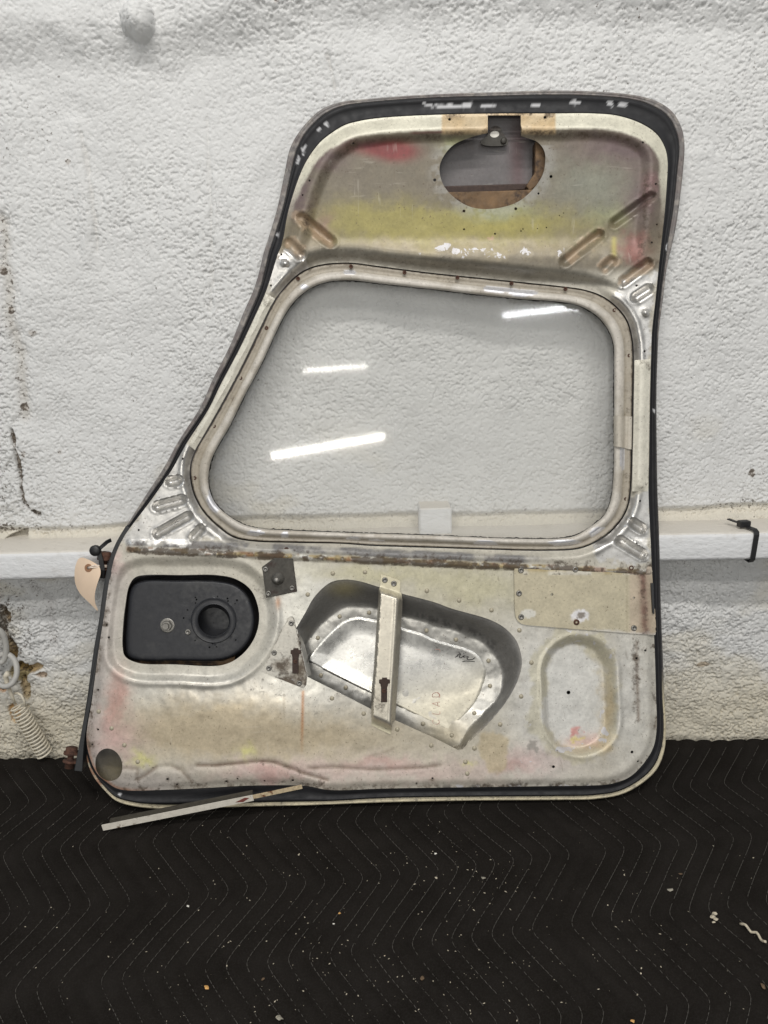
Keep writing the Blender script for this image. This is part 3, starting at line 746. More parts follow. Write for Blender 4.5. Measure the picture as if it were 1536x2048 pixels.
def panel_paint(P, w, dP, dF):
    X, Y = P[:, 0], P[:, 1]; n = len(P)
    N1 = fbm(X / 45, Y / 45, 4, 401); N2 = fbm(X / 14, Y / 14, 4, 405); N3 = fbm(X / 120, Y / 60, 3, 409)
    Q = np.c_[X + 34 * (N1 - .5) + 24 * (N2 - .5), Y + 34 * (fbm(X / 45, Y / 45, 4, 431) - .5) + 24 * (fbm(X / 14, Y / 14, 4, 435) - .5)]
    B = lambda *a: blob(Q, *a)
    c = np.tile(lin((190, 185, 172)), (n, 1))
    bare = np.full(n, 0.10) + 0.5 * np.clip(blob(P, 400, 1385, 190, 45) + .8 * blob(P, 640, 1390, 130, 40) + .8 * blob(P, 590, 1240, 50, 110) + .7 * blob(P, 1060, 1350, 50, 150) + .5 * blob(P, 1250, 1400, 50, 130), 0, 1)
    c = cmix(c, lin((214, 212, 206)), .7 * np.clip(blob(P, 400, 1380, 200, 40) + .8 * blob(P, 640, 1390, 130, 36) + blob(P, 590, 1230, 50, 110) + blob(P, 640, 1180, 70, 30) + .9 * blob(P, 1060, 1340, 46, 130), 0, 1)); flake = np.zeros(n); dirt = np.full(n, 0.10) + 0.25 * (N1 - .5)  # lighter patches paint the lamp sheen into the panel colour
    # ---------- lower field
    c = cmix(c, lin((190, 174, 144)), 0.8 * np.clip(B(560, 1480, 330, 45) + B(420, 1440, 160, 50), 0, 1))
    c = cmix(c, lin((208, 206, 200)), 0.8 * np.clip(B(1090, 1420, 70, 150) + B(1260, 1380, 50, 170), 0, 1))
    c = cmix(c, lin((184, 178, 142)), 0.65 * np.clip(B(740, 1150, 160, 22) + B(950, 1180, 120, 40), 0, 1))
    c = cmix(c, lin((204, 202, 192)), 0.7 * np.clip(B(600, 1200, 40, 60) + B(630, 1330, 120, 60) * 0.6, 0, 1))
    c = cmix(c, lin((186, 178, 173)), 0.7 * sst(60, 10, dP) * sst(1110, 1160, Y) * sst(420, 300, X))
    c = cmix(c, lin((192, 134, 122)), 0.6 * np.clip(B(234, 1385, 22, 45) + 0.6 * B(228, 1440, 16, 30), 0, 1))
    c = cmix(c, lin((206, 168, 166)), 0.6 * np.clip(B(235, 1480, 45, 40) + B(222, 1120, 20, 26) + .6 * B(520, 1545, 90, 22) + .7 * B(770, 1540, 260, 24) + .7 * B(1060, 1520, 60, 22), 0, 1))
    c = cmix(c, lin((186, 138, 130)), 0.4 * np.clip(B(540, 1540, 40, 10) + B(760, 1528, 60, 9) + B(1020, 1535, 40, 10), 0, 1))
    c = cmix(c, lin((208, 204, 128)), 0.7 * np.clip(B(492, 1506, 16, 15) + B(284, 1514, 16, 10) + B(932, 1527, 6, 6), 0, 1))
    c = cmix(c, lin((188, 173, 142)), 0.8 * sst(.5, .7, B(985, 1505, 45, 55)))
    flake = flake + 0.5 * B(1060, 1528, 45, 8) + .35 * B(720, 1475, 40, 16) + .3 * B(1080, 1250, 70, 10)
    c = cmix(c, lin((150, 145, 138)), 0.8 * sst(.55, .7, B(1063, 1500, 12, 9)))
    dirt = dirt + 0.35 * np.clip(B(525, 1150, 18, 30) + B(520, 1185, 12, 40) + B(500, 1370, 50, 14) + B(545, 1390, 50, 18) + B(625, 1420, 20, 20) + B(700, 1400, 60, 10) * .8, 0, 1)
    dirt = dirt + 0.25 * sst(60, 5, dP) * sst(1120, 1160, Y) * (N2 > .45) + 0.35 * B(1275, 1340, 9, 110) + .2 * B(1240, 1300, 12, 60)
    # oval dish paint loss
    dO = capsule_d(Q, 1148, 1345, 1150, 1437)
    flake = flake + .42 * sst(52, 60, dO) * sst(96, 84, dO) * sst(.42, .55, N1)
    c = cmix(c, lin((190, 183, 152)), 0.5 * sst(50, 60, dO) * sst(92, 82, dO))
    c = cmix(c, lin((212, 211, 206)), 0.8 * sst(60, 48, dO + .25 * np.maximum(0, Q[:, 0] - 1165)) * (Q[:, 0] < 1215))
    c = cmix(c, lin((198, 180, 146)), 0.8 * np.clip(B(1212, 1420, 14, 70) + B(1180, 1490, 40, 16), 0, 1))
    c = cmix(c, lin((214, 178, 170)), 0.7 * B(1160, 1478, 30, 16)); c = cmix(c, lin((206, 90, 80)), .55 * sst(.35, .8, B(1146, 1458, 13, 8) * (.2 + 1.4 * N2)))
    c = cmix(c, lin((222, 206, 128)), .7 * sst(.35, .8, B(1152, 1472, 13, 8) * (.2 + 1.4 * N2)))
    flake = flake + .55 * np.clip(B(1195, 1430, 10, 25) + B(1205, 1470, 20, 12) + B(1130, 1495, 30, 9) + B(1185, 1502, 25, 9), 0, 1)
    # creases carry grime
    for pl, a in (([(395,1531),(432,1531),(475,1527),(520,1523),(545,1524),(575,1534),(600,1544),(625,1552),(655,1560)], .9), ([(275,1559),(300,1544),(313,1534)], .7), ([(345,1533),(362,1541),(384,1564)], .45),
                  ([(620,1537),(670,1534),(740,1539),(800,1538),(850,1534),(880,1531)], .6), ([(245,1536),(275,1538),(274,1556)], .5), ([(1273,1285),(1274,1330),(1275,1390),(1277,1440)], .6), ([(740,1512),(770,1504),(786,1497)], .35)):
        d = pdist(P, pl, False); g = np.exp(-(d / 3.2) ** 2) * a * (0.5 + N2); c = cmix(c, lin((112, 92, 76)), np.clip(g, 0, .85)); dirt = dirt + 0.3 * np.exp(-(d / 12) ** 2) * a
    # rust run under the bracket
    d = np.abs(X - (606 - (Y - 1380) * 0.02)); g = np.exp(-(d / 2.6) ** 2) * sst(1378, 1384, Y) * sst(1525, 1440, Y)
    c = cmix(c, lin((172, 112, 58)), .8 * g); g = blob(P, 556, 1205, 5, 12); c = cmix(c, lin((186, 120, 60)), .6 * g)
    g = np.exp(-((X - 568) / 1.1) ** 2) * sst(1385, 1390, Y) * sst(1432, 1428, Y); c = cmix(c, lin((140, 126, 104)), .6 * g)
    # ---------- belt strip
    yb = 1103 + (X - 255) * 0.045; s = Y - yb
    on = sst(250, 258, X) * sst(1060, 1075, Y) * (dF > 1)
    z1 = on * sst(-30, -25, s) * sst(-10, -14, s) * sst(1078, 1082, Y)
    c = cmix(c, lin((112, 111, 112)), np.clip(z1 * (.35 + 1.1 * sst(.35, .6, N1)) * sst(1120, 1000, X), 0, .9)); bare = bare * (1 - z1); dirt = dirt + .25 * z1
    z2 = on * sst(-12, -9, s + 5 * (N2 - .5)) * sst(1, -2, s)
    c = cmix(c, lin((226, 224, 216)), np.clip(z2 * sst(.38, .42, N1), 0, 1)); c = cmix(c, lin((172, 150, 98)), z2 * sst(.52, .56, fbm(X / 30, Y / 10, 4, 441)) * .85); c = cmix(c, lin((150, 104, 76)), z2 * sst(.58, .63, fbm(X / 20, Y / 10, 3, 445)) * .7)
    dirt = dirt + .45 * z2 + .35 * on * np.exp(-((s + 6) / 14) ** 2) * (N1 > .45) + .6 * on * np.exp(-((s - 2) / 2.5) ** 2)
    # ---------- upper field
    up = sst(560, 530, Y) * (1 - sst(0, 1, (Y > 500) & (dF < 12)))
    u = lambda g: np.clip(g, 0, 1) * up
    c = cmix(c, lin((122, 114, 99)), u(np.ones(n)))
    c = cmix(c, lin((158, 146, 122)), u(B(900, 495, 330, 22)))
    c = cmix(c, lin((170, 160, 82)), u(.62 * sst(.05, 1.0, B(880, 452, 260, 42) + .45 * B(760, 425, 120, 40)) + .3 * B(1090, 455, 140, 36)))
    c = cmix(c, lin((156, 160, 118)), u(.6 * (B(1000, 425, 70, 16) + B(910, 290, 24, 20) + B(1210, 430, 40, 26))))
    c = cmix(c, lin((138, 140, 126)), u(.75 * B(1190, 370, 90, 52)))
    c = cmix(c, lin((108, 88, 92)), u(.75 * (B(1230, 295, 90, 30) + B(1285, 400, 40, 80) + B(640, 320, 50, 26) + B(600, 395, 22, 60))))
    c = cmix(c, lin((128, 48, 52)), u(.85 * sst(.05, 1.0, blob(P, 795, 303, 48, 24) + .6 * blob(P, 740, 297, 60, 16))))
    c = cmix(c, lin((104, 62, 72)), u(.65 * B(720, 296, 45, 10)))
    c = cmix(c, lin((138, 78, 74)), u(.7 * sst(.1, .9, B(1268, 495, 36, 36))))
    c = cmix(c, lin((152, 114, 114)), u(.5 * (B(650, 455, 20, 20) + B(1300, 380, 14, 30))))
    c = cmix(c, lin((186, 176, 96)), u(.7 * np.exp(-((X - 1228) / 5) ** 2) * sst(470, 478, Y) * sst(520, 512, Y)))
    flake = flake + up * (.55 * B(1000, 505, 150, 12) + .35 * B(870, 498, 80, 12) + .2 * B(1100, 515, 80, 9) + .3 * B(600, 480, 20, 8))
    c = cmix(c, lin((184, 150, 128)), u(.7 * sst(.5, .65, B(983, 475, 17, 8))))
    dirt = dirt + up * (.40 * np.exp(-((dP - 42) / 12) ** 2) * (.4 + N1) + .25 * B(640, 300, 70, 26) + .25 * B(1300, 460, 16, 90) + .2 * B(960, 520, 280, 10))
    c = cmix(c, lin((126, 120, 112)), u(.55 * np.exp(-((dP - 41) / 9) ** 2) * (N2 + .1) * sst(300, 560, Y * 0 + 700 - Y)))
    # clean white rolled flange and its tan patches
    fw = 34 - 14 * sst(262, 330, Y) - 8 * sst(330, 420, Y); fl_ = sst(fw, fw - 6, dP + 6 * (N2 - .5)) * sst(470, 330, Y)
    c = cmix(c, lin((212, 208, 190)), np.clip(fl_, 0, 1)); dirt = dirt * (1 - .7 * fl_)
    tan_ = sst(882, 885, X) * sst(1113, 1109, X) * sst(272, 264, Y)
    c = cmix(c, lin((196, 170, 130)), .9 * tan_ * (.6 + .7 * N1)); dirt = dirt + .25 * tan_
    c = cmix(c, lin((110, 58, 60)), .7 * np.exp(-((Y - 266 + (X - 820) * .03) / 2.2) ** 2) * sst(815, 830, X) * sst(888, 884, X))
    c = cmix(c, lin((188, 190, 190)), u(.25 * sst(34, 4, pdist(P, OVAL)) * sst(.45, .6, N2 + .1) * (Y > 290)))
    # dark slope over the window: bare dull metal
    sl = sst(45, 25, dF) * sst(600, 560, Y) * sst(560, 620, X)
    c = cmix(c, lin((150, 146, 136)), .8 * sl); bare = np.maximum(bare, .5 * sl); dirt = dirt + .12 * sl
    # ---------- bare aluminium gussets
    for poly in ([(371,889),(392,905),(383,926),(381,949),(389,988),(409,1024),(438,1053),(467,1073),(506,1083),(260,1086),(240,1078),(262,1055)], [(560,496),(612,515),(622,536),(594,552),(555,594),(530,580)],
                 [(1318,535),(1262,560),(1222,590),(1254,643),(1266,716),(1303,716),(1312,600)], [(1297,985),(1261,985),(1255,1011),(1241,1040),(1212,1070),(1185,1090),(1190,1120),(1304,1124),(1300,1060)]):
        g = sst(3, -3, np.where(inside(Q, poly), -1, 1) * pdist(Q, poly))
        c = cmix(c, lin((206, 204, 200)), .95 * g); bare = np.maximum(bare, .78 * g); dirt = dirt * (1 - .4 * g)
    # tide marks in the beads
    for x0, y0, x1, y1, r, dp in BEADS[4:6] + BEADS[8:11]:
        d = capsule_d(Q, x0, y0, x1, y1); c = cmix(c, lin((186, 162, 136)), .55 * sst(r * 1.1, r * .5, d))
    # rusty, chipped lower left corner and edge line
    g = sst(7, 2, dP) * sst(1460, 1490, Y) * sst(330, 250, X); c = cmix(c, lin((150, 108, 84)), .8 * g * (.5 + N2))
    flake = flake + .5 * sst(9, 3, dP) * sst(1545, 1560, Y) * sst(880, 900, X); 
    g = sst(8, 2, dP) * sst(1560, 1568, Y) * sst(840, 900, X) * sst(.48, .55, N2); c = cmix(c, lin((70, 68, 66)), .8 * g)
    dirt = dirt + .3 * sst(14, 2, dP) * (N1 > .42)
    # grime round the fixed holes
    for hx, hy, hr in SMALL: 
        if hr > 1.9: dirt = dirt + .35 * blob(P, hx, hy, hr * 3, hr * 3)
    return np.clip(c, 0, 1), np.c_[np.clip(bare, 0, 1), np.clip(flake, 0, 1), np.clip(dirt, 0, 1)]
def build_panel():
    holes = [offset(FO, 1.8), POCK, BOXH, OVAL, HOLE_BL] + [circle(x, y, r, 9) for x, y, r in SMALL]
    V, T = region(PAN, holes, 3.6)
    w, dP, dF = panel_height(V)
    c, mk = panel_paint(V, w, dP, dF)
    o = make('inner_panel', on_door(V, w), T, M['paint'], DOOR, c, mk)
    md = o.modifiers.new('sheet', 'SOLIDIFY'); md.thickness = 0.0012; md.offset = -1
    return o
panel = build_panel()
def pw(x, y):   # panel surface height at a pixel
    return float(panel_height(np.array([[x, y]], float))[0][0])

# ---- rubber seal and outer metal edge ------------------------------------------------------
def build_edge():
    def loft(name, stations, mat, colf, parent):
        n = len(LO); vs = []; cols = []
        for A, Bp, f, w in stations:
            p = A * (1 - f) + Bp * f
            vs.append(on_door(p, w)); cols.append(colf(p))
        k = len(stations); fs = []
        for s in range(k - 1):
            for i in range(n):
                j = (i + 1) % n
                fs.append((s * n + i, s * n + j, (s + 1) * n + j, (s + 1) * n + i))
        return make(name, np.vstack(vs), fs, mat, parent, np.vstack(cols))
    def scol(p):
        c = np.tile(lin((24, 24, 27)), (len(p), 1))
        X, Y = p[:, 0], p[:, 1]; N2 = fbm(X / 9, Y / 6, 3, 501)
        for poly in ([(846,205),(868,210),(905,208),(925,213),(880,216),(850,210)], [(925,208),(943,204),(944,213),(928,216)], [(962,212),(975,207),(994,210),(970,215)], [(1060,206),(1078,208),(1080,213),(1062,211)], [(1143,202),(1150,199),(1160,205),(1150,211),(1141,208)],
                     [(1215,202),(1224,203),(1225,212),(1216,210)], [(1236,205),(1252,204),(1254,211),(1238,211)], [(648,247),(656,244),(655,252)], [(632,262),(640,256),(640,263)], [(604,298),(612,288),(606,310)], [(591,327),(598,312),(597,328)], [(551,468),(557,467),(556,474)],
                     [(1331,491),(1336,488),(1333,500)], [(1307,820),(1310,820),(1309,828)], [(198,1572),(201,1570),(206,1582),(203,1583)], [(234,1586),(242,1588),(240,1592)]):
            d = np.where(inside(p, poly), -1, 1) * pdist(p, poly) + 5 * (N2 - .5)
            c = cmix(c, lin((196, 196, 198)), sst(1.6, 0.0, d))
        return c
    seal = loft('door_seal', [(LP, LS, -0.02, -0.016), (LP, LS, 0.0, -0.014), (LP, LS, 0.10, -0.0140), (LP, LS, 0.30, -0.0165), (LP, LS, 0.45, -0.0172), (LP, LS, 0.60, -0.0172), (LP, LS, 0.72, -0.0165), (LP, LS, 0.84, -0.0150), (LP, LS, 0.94, -0.0158), (LP, LS, 1.0, -0.021), (LP, LS, 1.02, -0.026)], M['rubber'], scol, DOOR)
    def rcol(p):
        X, Y = p[:, 0], p[:, 1]; N2 = fbm(X / 9, Y / 9, 3, 511)
        c = np.tile(lin((122, 118, 116)), (len(p), 1))
        c = cmix(c, lin((150, 144, 138)), sst(.5, .65, N2)); c = cmix(c, lin((110, 100, 98)), .6 * sst(.5, .62, fbm(X / 25, Y / 25, 3, 515)))
        c = cmix(c, lin((64, 63, 64)), .8 * sst(640, 700, Y) * sst(1250, 1300, X) * sst(1440, 1400, Y))
        c = cmix(c, lin((204, 194, 166)), sst(1330, 1420, Y) * (.65 + .5 * N2))
        c = cmix(c, lin((150, 108, 84)), .9 * sst(1460, 1490, Y) * sst(230, 195, X) * sst(.35, .5, N2))
        return np.clip(c, 0, 1)
    rim = loft('outer_edge', [(LS, LO, -0.05, -0.026), (LS, LO, 0.0, -0.0225), (LS, LO, 0.35, -0.0215), (LS, LO, 0.5, -0.0245), (LS, LO, 0.65, -0.0225), (LS, LO, 0.95, -0.0245), (LS, LO, 1.0, -0.027), (LS, LO, 0.98, -0.034), (LS, LO, 0.7, -0.040)], M['rim'], rcol, DOOR)
build_edge()

# ---- outer skin (seen through the openings and from behind) -----------------------------------
def build_skin():
    out = resample(LO, 9.0); hole = resample(GL, 9.0)
    V, T = region(offset(out, -2.0), [hole, circle(989, 268, 9.5, 16, 7.0, math.radians(-12))], 11.0)
    d = pdist(V, out); w = -0.034 - (0.006 + 0.014 * sst(1100, 1200, V[:, 1])) * sst(0, 90, d)
    dH = pdist(V, hole); w = w * sst(0, 1, dH + 1)
    w = np.where(dH < 60, -0.034 + (w + 0.034) * sst(5, 60, dH), w)
    T = T
    c = np.tile(lin((104, 100, 100)), (len(V), 1)); c = cmix(c, lin((98, 88, 60)), np.clip(blob(V, 225, 1545, 50, 45), 0, 1)); c = cmix(c, lin((92, 62, 64)), .7 * blob(V, 1035, 320, 16, 80)); c = cmix(c, lin((60, 56, 54)), .8 * sst(1180, 1090, V[:, 0]) * sst(1160, 1120, V[:, 1]) * 0)  # olive patch behind the corner hole darkened to paint in its shade
    o = make('outer_skin', on_door(V, w), T, M['paint'], DOOR, c, np.tile(np.array([.0, -.6, .2]), (len(V), 1)))
    md = o.modifiers.new('sheet', 'SOLIDIFY'); md.thickness = 0.0015; md.offset = -1
build_skin()

# ---- window frame and pane -------------------------------------------------------------------
def ray_loop(poly, cx, cy, n):
    q = np.asarray(poly); a = np.arctan2(q[:, 1] - cy, q[:, 0] - cx); r = np.hypot(q[:, 1] - cy, q[:, 0] - cx)
    o = np.argsort(a); a = a[o]; r = r[o]
    a = np.r_[a[-1] - 2 * math.pi, a, a[0] + 2 * math.pi]; r = np.r_[r[-1], r, r[0]]
    t = np.linspace(-math.pi, math.pi, n, endpoint=False); rr = np.interp(t, a, r)
    return np.c_[cx + rr * np.cos(t), cy + rr * np.sin(t)]
def build_window():
    n = 1000; A = ray_loop(resample(FO, 1.0), 850, 815, n); G = ray_loop(resample(GL, 1.0), 850, 815, n)
    A = A + (G - A) * 0.03
    prof = [(0.0, -0.030), (0.0, -0.004), (0.03, -0.0020), (0.10, -0.0015), (0.20, -0.0030), (0.33, -0.0034), (0.42, -0.0022), (0.50, 0.0014), (0.58, 0.0038), (0.68, 0.0048), (0.82, 0.0044), (0.93, 0.0026), (0.985, -0.002), (1.0, -0.008), (1.0, -0.032), (0.97, -0.035)]
    vs = []; cs = []; ms = []
    for f, w in prof:
        p = A + (G - A) * f; X, Y = p[:, 0], p[:, 1]
        ww = w + 0.0010 * (fbm(X / 40, Y / 40, 2, 601) - .5) - np.where(Y < 640, 0.012 * sst(600, 560, Y - (X - 860) * .07) * 0.35, 0)
        vs.append(on_door(p, ww))
        N2 = fbm(X / 10, Y / 10, 4, 605); N1 = fbm(X / 50, Y / 50, 3, 607)
        c = np.tile(lin((200, 194, 184) if f > .42 else (164, 156, 142)), (n, 1)); c = cmix(c, lin((160, 151, 135)), .5 * sst(.4, .65, N1))
        bare = np.full(n, -.6); dirt = np.full(n, .14 + .22 * (f < .45)) + .25 * (N1 - .5); fl = np.zeros(n)
        if f > .4:
            for (cx, cy, rx, ry) in ((1000, 577, 34, 9), (1045, 586, 34, 8), (430, 1000, 18, 26), (700, 545, 14, 5), (608, 574, 9, 7), (512, 1066, 20, 6), (570, 1070, 8, 8), (705, 1078, 16, 5), (750, 1082, 20, 4), (970, 1088, 26, 8), (1130, 1086, 40, 7), (1200, 1066, 24, 14), (1245, 905, 6, 40)):
                g = sst(.38, .5, np.exp(-(((X - cx) / rx) ** 2 + ((Y - cy) / ry) ** 2)) + .3 * (N2 - .5)); c = cmix(c, lin((218, 218, 222)), g); bare = np.maximum(bare, .55 * g); dirt = dirt * (1 - g)
        if f < .05: dirt += .3
        vs[-1] = vs[-1]; cs.append(np.clip(c, 0, 1)); ms.append(np.c_[np.clip(bare, -1, 1), fl, np.clip(dirt, 0, 1)])
    fs = []
    for s in range(len(prof) - 1):
        for i in range(n):
            j = (i + 1) % n; fs.append((s * n + i, (s + 1) * n + i, (s + 1) * n + j, s * n + j))
    fr = make('window_frame', np.vstack(vs), fs, M['paint'], DOOR, np.vstack(cs), np.vstack(ms))
    # ragged dark sealant bead round the glass
    mb = MB(); q = offset(resample(GL, 3.0), -0.6); q = q + np.c_[rng.normal(0, .5, len(q)), rng.normal(0, .5, len(q))]
    mb.add(tube(on_door(q, -0.0105), np.clip(0.0005 + 0.0018 * (fbm(q[:, 0] / 25, q[:, 1] / 25, 3, 611) - .40), .0003, .002), 5, True)); mb.build('glass_sealant', M['dark'], fr)
    # pane
    V, T = region(offset(resample(GL, 8), 5), [], 12.0)
    cx, cy = 840, 815; r2 = ((V[:, 0] - cx) / 430) ** 2 + ((V[:, 1] - cy) / 290) ** 2
    w = -0.014 - PANE_BULGE * (1 - r2)
    pa = make('window_pane', on_door(V, w), T, M['glass'], DOOR)
    md = pa.modifiers.new('thickness', 'SOLIDIFY'); md.thickness = 0.003; md.offset = -1
    # joining sleeve on the right-hand side of the frame
    def fpos(t, f): 
        i = int(t) % n; return A[i] * (1 - f) + G[i] * f
    idx = [i for i in range(n) if G[i][0] > 1180 and 832 < (A[i][1] + G[i][1]) / 2 < 897]
    idx = sorted(idx, key=lambda i: A[i][1]); vs = []; fs = []
    pr = [(0.0, -0.002), (0.02, 0.0002), (0.10, 0.0003), (0.20, -0.0012), (0.33, -0.0024), (0.43, -0.0012), (0.50, 0.0048), (0.57, 0.0080), (0.66, 0.0088), (0.80, 0.0082), (0.90, 0.0056), (0.98, -0.001)]
    for f, w in pr:
        p = np.array([A[i] * (1 - f) + G[i] * f for i in idx]); vs.append(on_door(p, w - .0004))
    k = len(idx)
    for s in range(len(pr) - 1):
        for i in range(k - 1): fs.append((s * k + i, s * k + i + 1, (s + 1) * k + i + 1, (s + 1) * k + i))
    c = np.tile(lin((188, 181, 168)), (k * len(pr), 1)); mk = np.tile(np.array([.08, 0, .15]), (k * len(pr), 1))
    sl = make('joining_sleeve', np.vstack(vs), fs, M['paint'], fr, c, mk)
    md = sl.modifiers.new('sheet', 'SOLIDIFY'); md.thickness = 0.0012; md.offset = -1
    return fr
PANE_BULGE = -0.008
win_frame = build_window()

# ---- fasteners -------------------------------------------------------------------------------
def mesh_of(name, vf, mat, sm=True):
    me = bpy.data.meshes.new(name); me.from_pydata([tuple(v) for v in vf[0]], [], [tuple(f) for f in vf[1]]); me.materials.append(mat)
    me.polygons.foreach_set('use_smooth', [sm] * len(me.polygons)); return me
RIVET = mesh_of('rivet', lathe([(0.0040, -0.001), (0.0040, 0.0004), (0.0034, 0.0012), (0.0020, 0.0019), (0.0001, 0.0021)], 12), M['rivet'])
SCREW = mesh_of('screw', lathe([(0.0046, -0.001), (0.0046, 0.0006), (0.0040, 0.0015), (0.0024, 0.0018), (0.0022, 0.0006), (0.0001, 0.0006)], 12), M['steel'])
DSCREW = mesh_of('screw', lathe([(0.0038, -0.001), (0.0038, 0.0006), (0.0030, 0.0012), (0.0016, 0.0012), (0.0014, -0.0004), (0.0001, -0.0004)], 10), M['rust'])
def put(me, x, y, w, parent, s=1.0):
    o = link(me.name.split('.')[0], me, parent); o.matrix_basis = door_frame((x, y), w) @ Matrix.Rotation(random.random() * 6, 4, 'Z') @ Matrix.Scale(s, 4); return o
def c4(*p): return [(480 + x / 3.072, 1080 + y / 3.072) for x, y in p]
def c5(*p): return [(900 + x / 3.072, 980 + y / 3.072) for x, y in p]
def c6(*p): return [(100 + x / 2.743, 1300 + y / 2.743) for x, y in p]
PR = c4((570,205),(768,197),(1148,312),(1346,371),(416,335),(565,973),(760,1067),(967,1163),(1175,1262),(1440,1279),(1385,1363)) + c5((56,678),(255,738),(426,862),(500,1060),(437,1268),(308,1440),(150,1587),(106,1742)) + c6((338,429),(408,521),(481,613),(267,337))
for x, y in PR: put(RIVET, x, y, pw(x, y), panel, 0.85)
for x, y in ((702,533),(596,557),(533,656),(481,756),(428,852),(389,956),(809,545),(915,555),(1023,567),(1131,578),(1229,620),(1259,711),(1254,845),(1253,881),(1252,998)):
    put(DSCREW, x, y, -0.0030, win_frame, 0.75)

# ---- pillar trims ----------------------------------------------------------------------------
def trim(name, poly):
    q = offset(resample(poly, 4), -1.2); V, T = region(q, [], 4.5); d = pdist(V, q)
    X, Y = V[:, 0], V[:, 1]; N = fbm(X / 12, Y / 12, 3, 651)
    c = np.tile(lin((216, 212, 198)), (len(V), 1)); ends = np.minimum(np.hypot(X - poly[0][0], Y - poly[0][1]), np.hypot(X - poly[5][0], Y - poly[5][1]))
    mk = np.c_[np.full(len(V), .05), .25 * sst(70, 20, ends), .08 + .42 * sst(70, 15, ends)]
    o = make(name, on_door(V, 0.0008 + 0.0055 * sst(0, 13, d)), T, M['paint'], DOOR, c, mk)
    md = o.modifiers.new('sheet', 'SOLIDIFY'); md.thickness = 0.0012; md.offset = -1
trim('pillar_trim', [(531,584),(506,641),(479,698),(442,768),(417,819),(374,889),(390,902),(423,845),(456,786),(488,725),(521,656),(540,617),(552,597)])
trim('pillar_trim', [(1302,717),(1300,790),(1298.5,850),(1298,920),(1297.5,950),(1297,984),(1263,984),(1265,891),(1267,793),(1268,719)])

